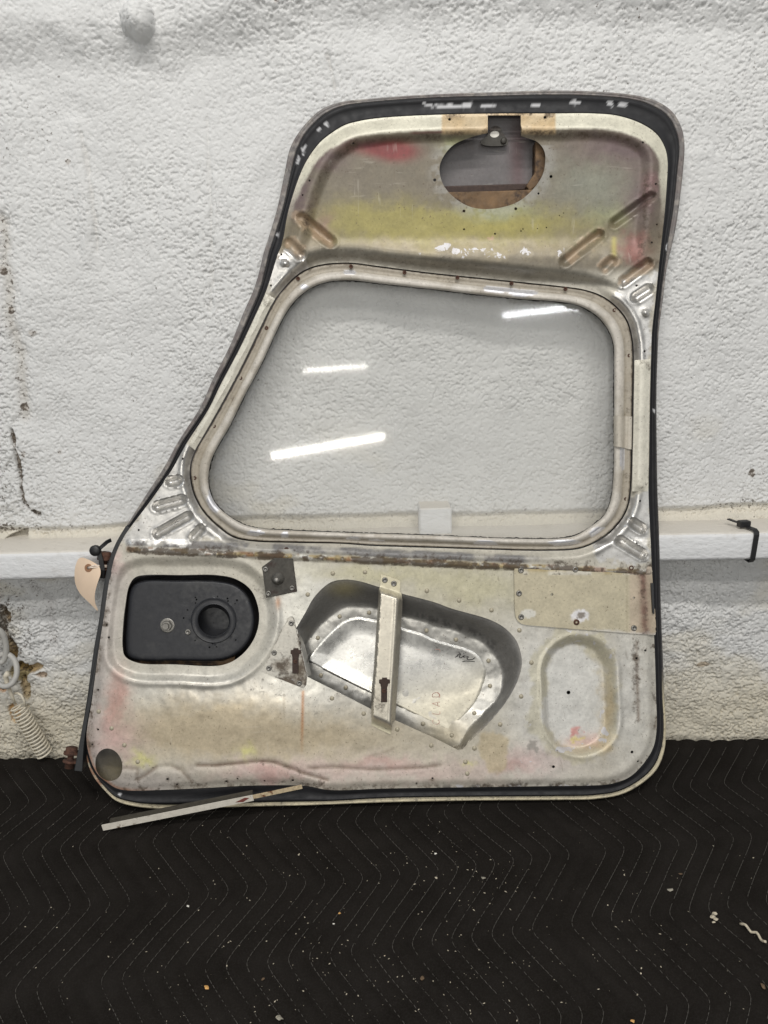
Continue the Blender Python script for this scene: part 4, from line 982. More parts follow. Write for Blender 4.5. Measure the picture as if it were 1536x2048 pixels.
# ---- map pocket ------------------------------------------------------------------------------
def build_pocket():
    big = offset(resample(POCK, 4), 1.0)
    V, T = region(big, [], 3.6)
    ins = inside(V, PFLO); dI = pdist(V, PFLO); dO = pdist(V, POCK)
    D = 0.042
    t = np.where(ins, 1.0, dO / np.maximum(dO + dI, 1e-6)); t = np.where(inside(V, POCK) | ins, t, 0)
    X, Y = V[:, 0], V[:, 1]
    w = -0.0015 - D * (0.25 * t + 0.75 * sst(0.0, 1.0, t))
    w -= np.where(ins, 0.004 * sst(0, 60, dI), 0)
    w += 0.036 * (X - 760) / 1250 * t
    # the floor rises towards the bottom right corner
    w += D * 0.35 * sst(1380, 1500, Y) * sst(800, 940, X) * t
    w += np.where(ins, 0.0007, 0) * (fbm(X / 30, Y / 30, 3, 701) - .5) * 4
    scr = sst(0.25, .0, np.abs(t - .80)) * (~ins) * sst(860, 990, X)
    w += scr * 0.0022 * (fbm((X + Y) / 4.5, (X - Y) / 14, 2, 705) - .5)
    n = len(V); N1 = fbm(X / 40, Y / 40, 4, 711); N2 = fbm(X / 12, Y / 12, 4, 713)
    c = np.tile(lin((190, 188, 182)), (n, 1)); bare = np.full(n, .72); dirt = .05 + .2 * (N1 - .4); fl = np.zeros(n)
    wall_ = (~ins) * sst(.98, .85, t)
    c = cmix(c, lin((124, 122, 119)), .85 * wall_); bare = bare - .35 * wall_  # pocket sides coloured darker to carry their down-facing shade
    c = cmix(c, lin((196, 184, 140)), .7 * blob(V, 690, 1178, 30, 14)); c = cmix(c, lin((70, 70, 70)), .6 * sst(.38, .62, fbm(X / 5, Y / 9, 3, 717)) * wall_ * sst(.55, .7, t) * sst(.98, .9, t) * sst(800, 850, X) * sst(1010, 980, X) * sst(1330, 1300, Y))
    c = cmix(c, lin((178, 166, 136)), .7 * blob(V, 890, 1470, 70, 40)); bare = bare - .35 * blob(V, 890, 1470, 70, 40)
    dirt = dirt + .35 * blob(V, 925, 1490, 18, 14) + .25 * np.exp(-(dO / 4) ** 2)
    bare = np.clip(bare, 0, 1)
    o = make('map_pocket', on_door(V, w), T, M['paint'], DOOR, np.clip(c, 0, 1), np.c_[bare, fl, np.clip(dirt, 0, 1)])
    md = o.modifiers.new('sheet', 'SOLIDIFY'); md.thickness = 0.0012; md.offset = -1
    def pk(x, y):
        P = np.array([[x, y]], float); i = np.argmin(((V - P) ** 2).sum(1)); return w[i]
    # riveted backing sheet
    sh = smooth(c4((402,745),(415,720),(500,620),(580,540),(650,490),(720,473),(830,490),(1000,540),(1120,575),(1180,605),(1300,640),(1400,670),(1470,715),(1510,800),(1490,900),(1440,1000),(1370,1080),(1280,1165)), 4, False)
    sh = np.vstack([sh, resample(c4((1275,1168),(970,1022),(800,942),(440,762)), 4, False)])
    V2, T2 = region(sh, [], 3.0); w2 = np.array([0.0]) ; 
    ins2 = pdist(V2, PFLO)
    wv = -0.0015 - D - 0.004 * sst(0, 60, ins2) + D * 0.35 * sst(1380, 1500, V2[:, 1]) * sst(800, 940, V2[:, 0]) + 0.0012
    N1 = fbm(V2[:, 0] / 50, V2[:, 1] / 50, 4, 721); wv = wv + 0.0030 * (fbm(V2[:, 0] / 140, V2[:, 1] / 140, 2, 723) - .5)
    wv = wv + 0.036 * (V2[:, 0] - 760) / 1250
    dS = pdist(V2, sh); wv = wv - 0.0010 * (1 - sst(0, 3.0, dS))
    c = np.tile(lin((204, 203, 199)), (len(V2), 1)); c = cmix(c, lin((186, 178, 154)), .7 * sst(1330, 1450, V2[:, 1] + .3 * (V2[:, 0] - 800)))
    br = 1.0 - .4 * sst(1330, 1450, V2[:, 1] + .3 * (V2[:, 0] - 800))
    s2 = make('backing_sheet', on_door(V2, wv), T2, M['paint'], o, c, np.c_[br, 0 * br, .02 + .10 * (N1 - .4) + .35 * (1 - sst(0, 2.5, dS))])
    def sw(x, y):
        i = np.argmin(((V2 - np.array([x, y])) ** 2).sum(1)); return wv[i]
    for x, y in c4((793,447),(612,470),(478,602),(1146,556),(1327,612),(1527,742),(1440,1065),(1302,1200),(1125,1130),(497,832),(650,907)) + [(980, 1372)]:
        put(RIVET, x, y, pk(x, y) + .0004, o, 0.85)
    # pen scrawl and the faded red lettering (read upwards)
    def z3(*p): return np.array([(820 + x / 7.68, 1270 + y / 7.68) for x, y in p])
    def stroke(mb, pts, r):
        p = smooth(z3(*pts), 1.0, False)
        mb.add(tube(on_door(p, np.array([sw(a, b) for a, b in p]) + 0.0004), r, 4))
    mb = MB()
    for s in ([(748,258),(752,272),(778,296),(770,312)], [(778,300),(745,300),(716,328),(695,345)], [(728,305),(740,322),(710,335)], [(765,315),(760,340),(785,352),(812,330),(840,316)], [(838,318),(822,340),(842,346)], [(852,342),(884,334),(900,336),(876,366),(890,380),(925,378),(960,376),(995,348)], [(822,286),(830,282)], [(850,272),(864,268)], [(804,412),(850,402),(930,404),(996,410)]):
        stroke(mb, s, 0.00062)
    mb.build('pen_scrawl', M['ink'], o)
    for letter in ([[(415,885),(448,915),(455,955),(462,960)], [(345,945),(345,915),(380,890),(425,888),(458,918),(458,958)], [(340,952),(462,952)]],
                   [[(342,1052),(460,1030)], [(342,1052),(460,1100)], [(425,1040),(425,1088)]], [[(342,1210),(458,1212),(458,1172)]],
                   [[(360,1300),(345,1325),(370,1365),(410,1372),(450,1350),(440,1305)]], [[(385,220),(455,225),(460,262)]]):
        mb = MB()
        for q in letter: stroke(mb, q, 0.00038)
        mb.build('red_letter', M['redink'], o)
    return o
pocket = build_pocket()

# ---- brackets over the pocket --------------------------------------------------------------------
def clip_part(parent, x0, y0, x1, y1, w):
    mid = (x0 + x1) / 2; a = (x1 - x0)
    o = plate('clip', [(x0 - 1, y0 + 9), (x0 - 1, y0 + 2), (mid - 5, y0 + 1), (mid - 5, y0 - 2), (mid + 5, y0 - 2), (mid + 5, y0 + 1), (x1 + 1, y0 + 2), (x1 + 1, y0 + 9), (x1 - 3, y0 + 10), (x1 - 3, y0 + 14), (mid + 5.5, y0 + 16), (mid + 5, y1), (mid - 7, y1), (mid - 7, y0 + 16), (x0 + 2, y0 + 13), (x0 + 2, y0 + 10)], w + 0.0025, 0.0022, M['clip'], parent, 0.0004)
    put(DSCREW, mid - 1, y0 + 24, w + 0.0022, parent, 0.8); return o
def build_brackets():
    # channel strap
    poly = [(761.6,1148),(781,1154),(800.6,1161),(800.5,1173),(799.5,1183),(803,1187),(805,1200),(803,1240),(800,1290),(797,1340),(793,1400),(790.5,1440),(784.5,1442),(783,1455),(781,1469),(762,1460),(743.7,1451),(742.5,1430),(742,1407),(744,1370),(748,1330),(751,1280),(755,1220),(757.5,1178),(760,1174),(761,1160)]
    q = resample(poly, 3); V, T = region(q, [], 3.2); X, Y = V[:, 0], V[:, 1]
    xl = np.interp(Y, [1148,1178,1220,1280,1330,1370,1407,1451], [761,757.5,755,751,748,744,742,743]); xr = np.interp(Y, [1161,1187,1200,1240,1290,1340,1400,1440], [800,803,805,803,800,797,793,790])
    f = (X - xl) / (xr - xl)
    mid = sst(1172, 1188, Y - (X - 761) * .33) * sst(1446, 1428, Y - (X - 742) * .45)
    w = 0.0018 + mid * 0.016 * sst(-0.02, .10, f) * sst(1.02, .80, f) + mid * .0012 * np.exp(-((f - .74) / .05) ** 2)
    N = fbm(X / 10, Y / 14, 4, 751); c = np.tile(lin((202, 196, 182)), (len(V), 1)); bare = np.full(len(V), .7)
    tabs = 1 - mid; c = cmix(c, lin((206, 198, 166)), .7 * tabs); bare = bare - .5 * tabs
    dirt = .10 + .4 * blob(V, 755, 1405, 16, 30) + .3 * blob(V, 775, 1420, 14, 24) + .2 * (N - .4) + .3 * sst(.93, 1, f) * mid
    fl = .45 * blob(V, 775, 1415, 16, 20)
    s = make('strap_bracket', on_door(V, w), T, M['paint'], DOOR, c, np.c_[np.clip(bare, 0, 1), np.clip(fl, 0, 1), np.clip(dirt, 0, 1)])
    md = s.modifiers.new('sheet', 'SOLIDIFY'); md.thickness = 0.0014; md.offset = -1
    for x, y in c4((890,246),(945,268),(832,1107),(901,1142)): put(SCREW, x, y, 0.0018, s, 0.95)
    clip_part(s, 759, 1358, 779, 1405, 0.0175)
    # triangular bracket with its turned-out flange
    tri = smooth([(576,1237),(581,1234),(586,1236),(588,1243)], 2, False).tolist() + [(592, 1259), (603, 1306), (613.5, 1353), (612.5, 1370), (607, 1377), (590, 1370), (557, 1357), (524, 1343), (541, 1308), (558, 1272)]
    q = resample(tri, 3); V, T = region(q, [], 3.2); X, Y = V[:, 0], V[:, 1]; N = fbm(X / 9, Y / 9, 4, 761)
    bl = np.clip(blob(V, 562, 1330, 22, 18) + blob(V, 600, 1340, 14, 26) + .9 * blob(V, 585, 1362, 28, 12) + .3 * blob(V, 580, 1280, 12, 30), 0, 1); edge = np.exp(-(pdist(V, q) / 2.5) ** 2)
    c = cmix(np.tile(lin((192, 188, 178)), (len(V), 1)), lin((122, 108, 88)), .40 * sst(.45, .7, bl * (.5 + N))); mk = np.c_[.4 - .35 * np.minimum(bl, 1), .45 * bl, np.clip(0.18 + .62 * bl + .5 * (N - .5) + .35 * edge, 0, 1.3)]
    t = make('corner_bracket', on_door(V, 0.0042 + 0.0 * X), T, M['paint'], DOOR, c, mk)
    md = t.modifiers.new('sheet', 'SOLIDIFY'); md.thickness = 0.0014; md.offset = -1
    a = [(592, 1258), (603, 1306), (613.5, 1353)]; b = [(597, 1257), (612, 1306), (621, 1350)]
    va = on_door(a, 0.0022); vb = on_door(b, -0.020)
    fl_ = make('folded_flange', np.vstack([va, vb]), [(0, 3, 4, 1), (1, 4, 5, 2)], M['bracket'], t, smooth_=False)
    md = fl_.modifiers.new('sheet', 'SOLIDIFY'); md.thickness = 0.0014
    for x, y in c4((315,512),(210,693),(178,788),(365,880)): put(SCREW, x, y, 0.0042, t, 0.9)
    clip_part(t, 582, 1299, 601, 1347, 0.0042)
build_brackets()

# ---- black box in its opening ----------------------------------------------------------------
def build_box():
    face = smooth([(252,1295),(255,1230),(260,1185),(268,1170),(285,1162),(350,1161),(440,1163),(474,1172),(496,1193),(508,1225),(509,1250),(500,1280),(478,1305),(447,1319),(350,1321),(270,1319),(256,1311)], 4)
    n = 240; cx, cy = 385, 1240; H = ray_loop(resample(offset(BOXH, -0.5), 1), cx, cy, n); A = ray_loop(resample(face, 1), cx, cy, n)
    prof = [(H, 1.0, -0.050), (A, 1.005, -0.030), (A, 1.0, -0.0125), (A, 0.985, -0.0095), (A, 0.965, -0.0082), (A, 0.94, -0.0078)]
    vs = []; fs = []
    for lp, s, w in prof:
        p = np.array([cx, cy]) + (lp - np.array([cx, cy])) * s; vs.append(on_door(p, w))
    for s in range(len(prof) - 1):
        for i in range(n): j = (i + 1) % n; fs.append((s * n + i, (s + 1) * n + i, (s + 1) * n + j, s * n + j))
    # front with its round opening
    inner = np.array([cx, cy]) + (A - np.array([cx, cy])) * 0.94
    tiny = [(391,1195,1.6),(393,1199,1.9),(391,1206,1.5),(435,1193,1.3),(455,1197,1.9),(456,1202,1.9),(474,1200.5,2),(470,1207.5,1.3),(375,1220,1.6),(367.5,1236,1.8),(390,1281,1.5),(419,1294.5,1.9),(425,1287,1.9),(433,1294,1.6),(471.5,1280,1.7)]
    V, T = region(inner, [circle(427.5, 1241, 46, 40)] + [circle(x, y, r, 7) for x, y, r in tiny], 6.0)
    b = n * len(prof); vs.append(on_door(V, -0.0078)); fs += (T + b).tolist()
    # raised ring and well
    b = b + len(V); k = 48; rp = [(46, -0.0078), (44, -0.0066), (42, -0.0072), (36, -0.0072), (33, -0.0064), (31.5, -0.0074), (31, -0.012), (30.5, -0.046), (1, -0.046)]
    for r, w in rp: vs.append(on_door(circle(427.5, 1241 + (5 if w < -.04 else 0), r, k), w))
    for s in range(len(rp) - 1):
        for i in range(k): j = (i + 1) % k; fs.append((b + s * k + i, b + s * k + j, b + (s + 1) * k + j, b + (s + 1) * k + i))
    o = make('black_box', np.vstack(vs), fs, M['black'], DOOR)
    bm = bmesh.new(); bm.from_mesh(o.data); bmesh.ops.remove_doubles(bm, verts=bm.verts, dist=1e-6); bmesh.ops.recalc_face_normals(bm, faces=bm.faces); bm.to_mesh(o.data); bm.free()
    bolt = MB().add(lathe([(0.0108, 0), (0.0108, 0.0012), (0.0098, 0.0016), (0.0098, 0.0016)], 24)).add(lathe([(0.0082, 0.0016), (0.0082, 0.006), (0.0074, 0.0068), (0.0050, 0.0068)], 6)).add(lathe([(0.0048, 0.006), (0.0048, 0.0100), (0.0042, 0.0108), (0.0001, 0.0108)], 16))
    bo = bolt.build('bolt', M['steel'], o, False); bo.matrix_basis = door_frame((335, 1250.6), -0.0078)
    put(SCREW, 376, 1264, -0.0076, o, 1.0)
    es = o.modifiers.new('crisp', 'EDGE_SPLIT'); es.split_angle = math.radians(40)
    # packing visible below the box
    plate('packing_strip', [(268, 1321), (445, 1322), (470, 1313), (468, 1322), (445, 1331), (348, 1330), (276, 1327)], -0.022, 0.01, M['rib'], o, 0)
build_box()

# ---- latch plate ---------------------------------------------------------------------------------
def build_plates():
    lp = plate('latch_plate', [(524,1134),(572,1099),(583.5,1099.5),(588.5,1140),(594,1183.5),(563,1190),(532,1196)], 0.0030, 0.0016, M['plate'], DOOR)
    for x, y in c4((157,180),(288,90),(320,295),(175,328)): put(SCREW, x, y, 0.0030, lp, 0.9)
    put(DSCREW, 573, 1100, 0.003, lp, 1.1)
    st = MB().add(lathe([(0.0095, 0), (0.0095, 0.002), (0.0075, 0.003), (0.0075, 0.006), (0.0058, 0.0065), (0.0058, 0.011), (0.0040, 0.0115), (0.0040, 0.018), (0.0034, 0.019), (0.0001, 0.019)], 18)).build('spindle', M['steel'], lp)
    st.matrix_basis = door_frame((556, 1157), 0.0030)
    # access plate on the right
    poly = smooth([(1028.6,1160),(1028.6,1140),(1032,1132),(1040,1129.5)], 3, False).tolist() + [(1170, 1128), (1303, 1126.5), (1307, 1190), (1311.5, 1270), (1258, 1266.5), (1150, 1258)] + smooth([(1056,1250.5),(1042,1247),(1033,1238),(1029.5,1220)], 3, False).tolist()
    q = resample(poly, 4); V, T = region(q, [circle(1104, 1189, 3, 8), circle(1268, 1195.5, 2.6, 8)], 3.6); X, Y = V[:, 0], V[:, 1]; N1 = fbm(X / 30, Y / 30, 4, 801); N2 = fbm(X / 9, Y / 9, 4, 805)
    c = np.tile(lin((188, 179, 154)), (len(V), 1)); fl = np.zeros(len(V)); dirt = np.full(len(V), .10)
    top = sst(1152, 1147, Y + 3 * (N2 - .5)); c = cmix(c, lin((216, 212, 200)), .8 * top * sst(.4, .5, N1)); c = cmix(c, lin((172, 148, 84)), .75 * top * np.clip(blob(V, 1090, 1138, 50, 5) + blob(V, 1215, 1140, 8, 10) + blob(V, 1245, 1140, 16, 8), 0, 1)); dirt += .3 * top * (N2 > .5) + .4 * np.exp(-((Y - 1148) / 2) ** 2) * (N1 > .45)
    rb = sst(1256, 1262, X); c = cmix(c, lin((186, 168, 150)), .6 * rb); g = np.exp(-((X - 1284 - (Y - 1130) * .05) / 9) ** 2) * rb; c = cmix(c, lin((112, 76, 66)), .75 * g * (.5 + N2)); dirt += .35 * g + .15 * rb + .3 * blob(V, 1270, 1135, 20, 9)
    c = cmix(c, lin((216, 214, 206)), .8 * sst(.45, .6, blob(V, 1056, 1228, 18, 11) + .4 * (N2 - .5)) + 0 * X); c = cmix(c, lin((216, 214, 210)), .6 * sst(-1, 5, Y - (1245 + (X - 1056) * .08) + 14 * (N2 - .5)) * sst(1180, 1200, X))
    g = sst(.4, .55, blob(V, 1160, 1232, 20, 14) + .7 * (N2 - .5)); c = cmix(c, lin((222, 220, 220)), g); g = sst(.5, .65, blob(V, 1162, 1231, 11, 9) + .5 * (N2 - .5)); c = cmix(c, lin((138, 130, 122)), g)
    g = np.exp(-((X - 1254) / 1.0) ** 2); c = cmix(c, lin((130, 116, 92)), .6 * g)
    ap = make('access_plate', on_door(V, 0.0034 + .0006 * (N1 - .5) - .004 * sst(1296, 1312, X)), T, M['paint'], DOOR, np.clip(c, 0, 1), np.c_[np.full(len(V), .05), fl, np.clip(dirt, 0, 1)])
    md = ap.modifiers.new('sheet', 'SOLIDIFY'); md.thickness = 0.0022; md.offset = -1
    for x, y in c5((436,493),(770,488),(424,635),(437,780),(1130,848)): put(SCREW, x, y, .0036, ap, 0.95)
    for x, y in c5((777,812),(1112,478)): put(DSCREW, x, y, .0034, ap, 1.2)
    # latch bolt peeping out at the right-hand edge
    plate('latch_bolt', [(1302, 1167), (1307.5, 1167), (1309.5, 1228), (1306, 1228)], 0.0058, 0.010, M['strap'], DOOR)
build_plates()

# ---- inside the top opening ---------------------------------------------------------------------
def build_inside():
    br = plate('latch_bracket', smooth([(962,287),(962,281),(974,272),(980,258),(985,253),(995,252),(1001,256),(1008,270),(1016,281),(1016,288),(1008,291),(970,291)], 3).tolist(), -0.030, 0.004, M['plate'], DOOR, 0.001)
    # through hole
    cut = circle(989.5, 268, 9.5, 20, 7.0, math.radians(-12))
    q = smooth([(962,287),(962,281),(974,272),(980,258),(985,253),(995,252),(1001,256),(1008,270),(1016,281),(1016,288),(1008,291),(970,291)], 3)
    V, T = region(q, [cut], 4.0)
    me = br.data; me.clear_geometry(); me.from_pydata(on_door(V, -0.030).tolist(), [], T.tolist())
    br.modifiers.clear(); md = br.modifiers.new('sheet', 'SOLIDIFY'); md.thickness = 0.003; md.offset = -1
    pg = make('bright_wall_disc', on_door(circle(989.5, 268, 12, 20, 9.5), -0.0315), [tuple(range(20))[::-1]], M['crumb_white'], br)  # added white disc stands in for the bright wall seen through the hole
    b2 = MB().add(lathe([(0.0042, 0), (0.0042, 0.002), (0.0030, 0.003), (0.0001, 0.003)], 12)).build('screw', M['plate'], br); b2.matrix_basis = door_frame((1007, 282), -0.030)
    plate('bottom_rib', [(870, 384), (1000, 381), (1072, 378), (1078, 392), (1060, 425), (890, 428)], -0.014, 0.034, M['rib'], DOOR, 0.002)
    plate('bottom_rib', [(868, 372), (1000, 368), (1070, 366), (1078, 378), (1000, 385), (870, 388)], -0.034, 0.012, M['clip'], DOOR, 0.002)
    plate('side_rib', [(1071, 280), (1092, 290), (1096, 330), (1090, 360), (1060, 382), (1052, 372), (1070, 345)], -0.020, 0.030, M['rib'], DOOR, 0.002)
build_inside()

# ---- hinge rail on the left, hinge pins ------------------------------------------------------------
def build_hinges():
    outp = smooth([(252,1051),(232,1085),(218,1120),(208,1166),(196,1250),(187,1300),(173,1402),(155,1504),(148,1542)], 8, False)
    inp = smooth([(164,1544),(169,1478),(183,1400),(197,1300),(207,1240),(219,1175),(228,1130),(242,1092),(261,1058)], 8, False)
    s = plate('hinge_rail', np.vstack([outp, inp]).tolist(), -0.0045, 0.016, M['strap'], DOOR, 0.001)
    def pin(cx, cy0, cy1, w, parent):
        a = on_door([(cx + 3, cy0)], w)[0]; b = on_door([(cx - 3, cy1)], w)[0]; d = b - a
        mb = MB()
        prof = [(0, .0001), (0, .0085), (.16, .0088), (.20, .0088), (.21, .0110), (.30, .0110), (.31, .0046), (.60, .0046), (.61, .0105), (.68, .0105), (.69, .0068), (.97, .0066), (1.0, .0001)]
        z = d / np.linalg.norm(d); x = np.cross(z, (0, 1, 0)); x /= np.linalg.norm(x); y = np.cross(z, x); vs = []; fs = []; n = 14
        for t, r in prof:
            for i in range(n):
                an = 2 * math.pi * i / n; vs.append(a + d * t + r * (math.cos(an) * x + math.sin(an) * y))
        for k in range(len(prof) - 1):
            for i in range(n): fs.append((k * n + i, k * n + (i + 1) % n, (k + 1) * n + (i + 1) % n, (k + 1) * n + i))
        o = mb.add((vs, fs)).build('hinge_bolt', M['rust'], parent)
        # eye straps from the rail
        for t in (.25, .64):
            p = a + d * t; e = on_door([(cx + 22, cy0 + (cy1 - cy0) * t + 1)], w)[0]
            MB().add(strap_band([p, p * .5 + e * .5, e], DN, 0.012, 0.0028)).build('hinge_eye', M['rust'], o, False)
        return o
    pin(208, 1104, 1156, -0.016, DOOR); pin(141, 1495, 1537, -0.012, DOOR)
    return s
build_hinges()

# ================================================================== things hanging by the door
def build_tag():
    o = on_door([(176, 1137)], -0.004)[0] + DO
    r = thing('paper_tag', 'blank curled manila paper tag tied to the upper hinge bolt', 'tag', tuple(o))
    pxs = np.array([(157,1118),(163,1115),(198,1133),(201,1148),(197,1160),(190,1185),(190,1205),(196,1222),(178,1205),(160,1187),(151,1168),(149,1150),(151,1132)], float)
    q = resample(smooth(pxs, 3), 3); V, T = region(q, [circle(176.5, 1136, 3.2, 10)], 5)
    s = (V[:, 0] - 150) / 50; t = (V[:, 1] - 1118) / 100
    w = -0.004 - 0.020 * (1 - s) ** 2 - 0.030 * np.maximum(0, t) ** 2 + 0.018 * t * s
    tg = make('card', on_door(V, w) + DO - o, T, M['paper'], r)
    md = tg.modifiers.new('thickness', 'SOLIDIFY'); md.thickness = 0.0005
    W = lambda x, y: -0.004 - 0.020 * (1 - (x - 150) / 50) ** 2 - 0.030 * max(0, (y - 1118) / 100) ** 2 + 0.018 * (y - 1118) / 100 * (x - 150) / 50
    V, T = region(circle(176.5, 1136, 7.5, 20, 8.2), [circle(176.5, 1136, 3.2, 10)], 3)
    ey = make('eyelet', on_door(V, np.array([W(a, b) for a, b in V]) + 0.0006) + DO - o, T, M['eyelet'], r); ey.modifiers.new('t', 'SOLIDIFY').thickness = 0.0006
    mb = MB()
    for dy in (0, 3):
        p = smooth(np.array([(176, 1136), (184, 1132 + dy), (198, 1131 + dy), (214, 1131 + dy)], float), 3, False)
        ww = np.interp(p[:, 0], [176, 184, 198, 214], [W(176, 1136) - 0.001, W(184, 1134) + 0.003, -0.003, -0.010]); mb.add(tube(on_door(p, ww) + DO - o, 0.0010, 6))
    mb.build('string', M['string'], r)
build_tag()
def zip_tie_left():
    o = on_door([(205, 1104)], -0.012)[0] + DO
    r = thing('zip_tie', 'black zip tie with a serrated tail above the paper tag', 'zip tie', tuple(o))
    D = lambda x, y, w: on_door([(x, y)], w)[0] + DO - o
    hd = MB().add(lathe([(0.0001, -.004), (.0070, -.004), (.0082, -.002), (.0082, .003), (.0070, .005), (.0001, .005)], 16)).build('head', M['tie'], r)
    mm = door_frame((191, 1101), -0.004); mm.translation = Vector(D(191, 1101, -0.004)); hd.matrix_basis = mm
    MB().add(strap_band([D(192, 1100, -.004), D(197, 1104, -.004), D(202, 1120, -.003), D(205, 1140, -.004), D(204, 1156, -.010)], DU, 0.0068, 0.0018)).build('band', M['tie'], r, False)
    MB().add(strap_band([D(196, 1100, -.004), D(206, 1091, -.006), D(214, 1084, -.010), D(222, 1080, -.016)], (0, 0.2, 1), 0.0055, 0.0016)).build('tail', M['tie'], r, False)
zip_tie_left()

# ================================================================== loose metal strip at the foot of the door
def build_strip():
    a = on_floor([(207, 1660)], 0.004)[0]; b = on_door([(508, 1600)], 0.010)[0] + DO; e = on_door([(605, 1577)], 0.006)[0] + DO
    r = thing('metal_strip', 'loose white trim strip with a red smear leaning on the bottom of the door', 'trim strip', tuple(a))
    d = (b - a); ln = np.linalg.norm(d); t = d / ln
    up = np.array([0, 0, 1.0]); up = up - t * (up @ t); up /= np.linalg.norm(up); nn = np.cross(t, up); nn = nn if nn[1] < 0 else -nn
    h = 0.0092
    def bar(p, q, o1, o2, th, name, mat):
        vs = []; 
        for P in (p, q):
            for u, v in ((0, 0), (1, 0), (1, 1), (0, 1)): vs.append(P + up * (o1 + u * (o2 - o1)) + nn * (v * th) - a)
        return make(name, vs, [(0, 1, 2, 3), (7, 6, 5, 4), (0, 4, 5, 1), (1, 5, 6, 2), (2, 6, 7, 3), (3, 7, 4, 0)], mat, r, smooth_=False)
    face = bar(a, b, 0, h, 0.0016, 'face', M['strip'])
    bar(a + nn * -0.001 + t * 0.012, b - nn * 0.001, h - 0.001, h + 0.0032, -0.006, 'rear_channel', M['strip_dark'])
    b2 = b - t * 0.012 + up * 0.002
    d2 = e - b2; 
    vs = []
    for P, hh in ((b2, 0.0062), (e, 0.0062)):
        for u, v in ((0, 0), (1, 0), (1, 1), (0, 1)): vs.append(P + up * u * hh + nn * (v * 0.0012 - 0.0008) - a)
    make('tongue', vs, [(0, 1, 2, 3), (7, 6, 5, 4), (0, 4, 5, 1), (1, 5, 6, 2), (2, 6, 7, 3), (3, 7, 4, 0)], M['strip_rust'], r, smooth_=False)
    # red smear: a thin coat of paint at the far end
    s0 = a + t * ln * 0.88; s1 = a + t * ln * 0.975
    q = [s0 + up * .0035, s0 + t * .010 + up * .0065, s1 - t * .006 + up * .0080, s1 + up * .0060, s1 - t * .010 + up * .0014]
    make('red_paint', [p + nn * 0.0019 - a for p in q] + [p + nn * 0.0012 - a for p in q], [(4, 3, 2, 1, 0), (5, 6, 7, 8, 9)] + [(i, (i + 1) % 5, 5 + (i + 1) % 5, 5 + i) for i in range(5)], M['redpaint'], r, smooth_=False)
M['strip'] = mat_simple('white_trim_metal', L4(214, 208, 196), 0.5, 0.0, 0.12, 120, 0.3, 0.0005, L4(110, 96, 82), 0.15)
M['strip_dark'] = mat_simple('dark_channel', L4(66, 62, 54), 0.6)
M['strip_rust'] = mat_simple('rust_spotted_trim', L4(196, 178, 146), 0.6, 0.0, 0.25, 200, 0.3, 0.0006, L4(110, 70, 44), 0.4)
M['redpaint'] = mat_simple('dull_red_paint', L4(116, 64, 57), 0.6, 0.0, 0.2, 200)
build_strip()

# ================================================================== chain and spring at the left edge
def wallpt(x, y, yy): return on_wall([(x, y)], yy)[0]
def ring(c, ax, ay, n=40):
    a = np.linspace(0, 2 * math.pi, n, endpoint=False); return [np.asarray(c) + math.cos(t) * np.asarray(ax) + math.sin(t) * np.asarray(ay) for t in a]
def build_chain():
    px = 1 / 1300.0
    c = wallpt(-2, 1292, -0.03)
    o = make('chain_link', *tube(ring((0, 0, 0), (0.010, 0.003, 0.004), (0.002, -0.004, 0.030)), 0.0046, 10, True), M['chain'], loc=tuple(c))
    tag(o, 'white painted upright chain link above the curved link, half out of view', 'chain link', 'painted chain links at the left edge')
    c = wallpt(10, 1340, -0.032)
    o = make('chain_link', *tube(ring((0, 0, 0), (0.017, -0.006, -0.014), (-0.010, -0.008, -0.020)), 0.0045, 10, True), M['chain'], loc=tuple(c))
    tag(o, 'white painted curved chain link holding the hook of the coil spring', 'chain link', 'painted chain links at the left edge')
    p0 = wallpt(32, 1408, -0.030); p1 = wallpt(92, 1512, -0.024); p1 = p0 + (p1 - p0) * ((0.004 - p0[2]) / (p1[2] - p0[2]))
    r = thing('coil_spring', 'cream painted coil spring hanging from a chain link by the wall', 'spring', tuple(p0))
    ax = p1 - p0; L = np.linalg.norm(ax); z = ax / L; x = np.cross(z, (0, 1, 0)); x /= np.linalg.norm(x); y = np.cross(z, x)
    turns = 15.5; th = np.linspace(0, 2 * math.pi * turns, int(turns * 22)); rad = 0.0122 * np.minimum(1, 0.55 + th / 8)
    path = [z * (0.004 + (L - 0.012) * t / th[-1]) + rr * (math.cos(t) * x + math.sin(t) * y) for t, rr in zip(th, rad)]
    make('coil', *tube(path, 0.00165, 7), M['coil'], r)
    hk = [wallpt(a, b, q) - p0 for a, b, q in ((30, 1408, -.030), (24, 1392, -.032), (17, 1376, -.034), (13, 1362, -.036), (11, 1352, -.038), (16, 1346, -.040))]
    make('hook', *tube(smooth(np.array(hk), 0.004, False), np.linspace(.0022, .0045, len(smooth(np.array(hk), 0.004, False))), 8), M['coil'], r)
    hk = [wallpt(a, b, q) - p0 for a, b, q in ((29, 1387, -.026), (36, 1386, -.028), (43, 1391, -.030), (48, 1401, -.031), (51, 1412, -.030))]
    make('end_loop', *tube(smooth(np.array(hk), 0.004, False), 0.0019, 8), M['coil'], r)
build_chain()

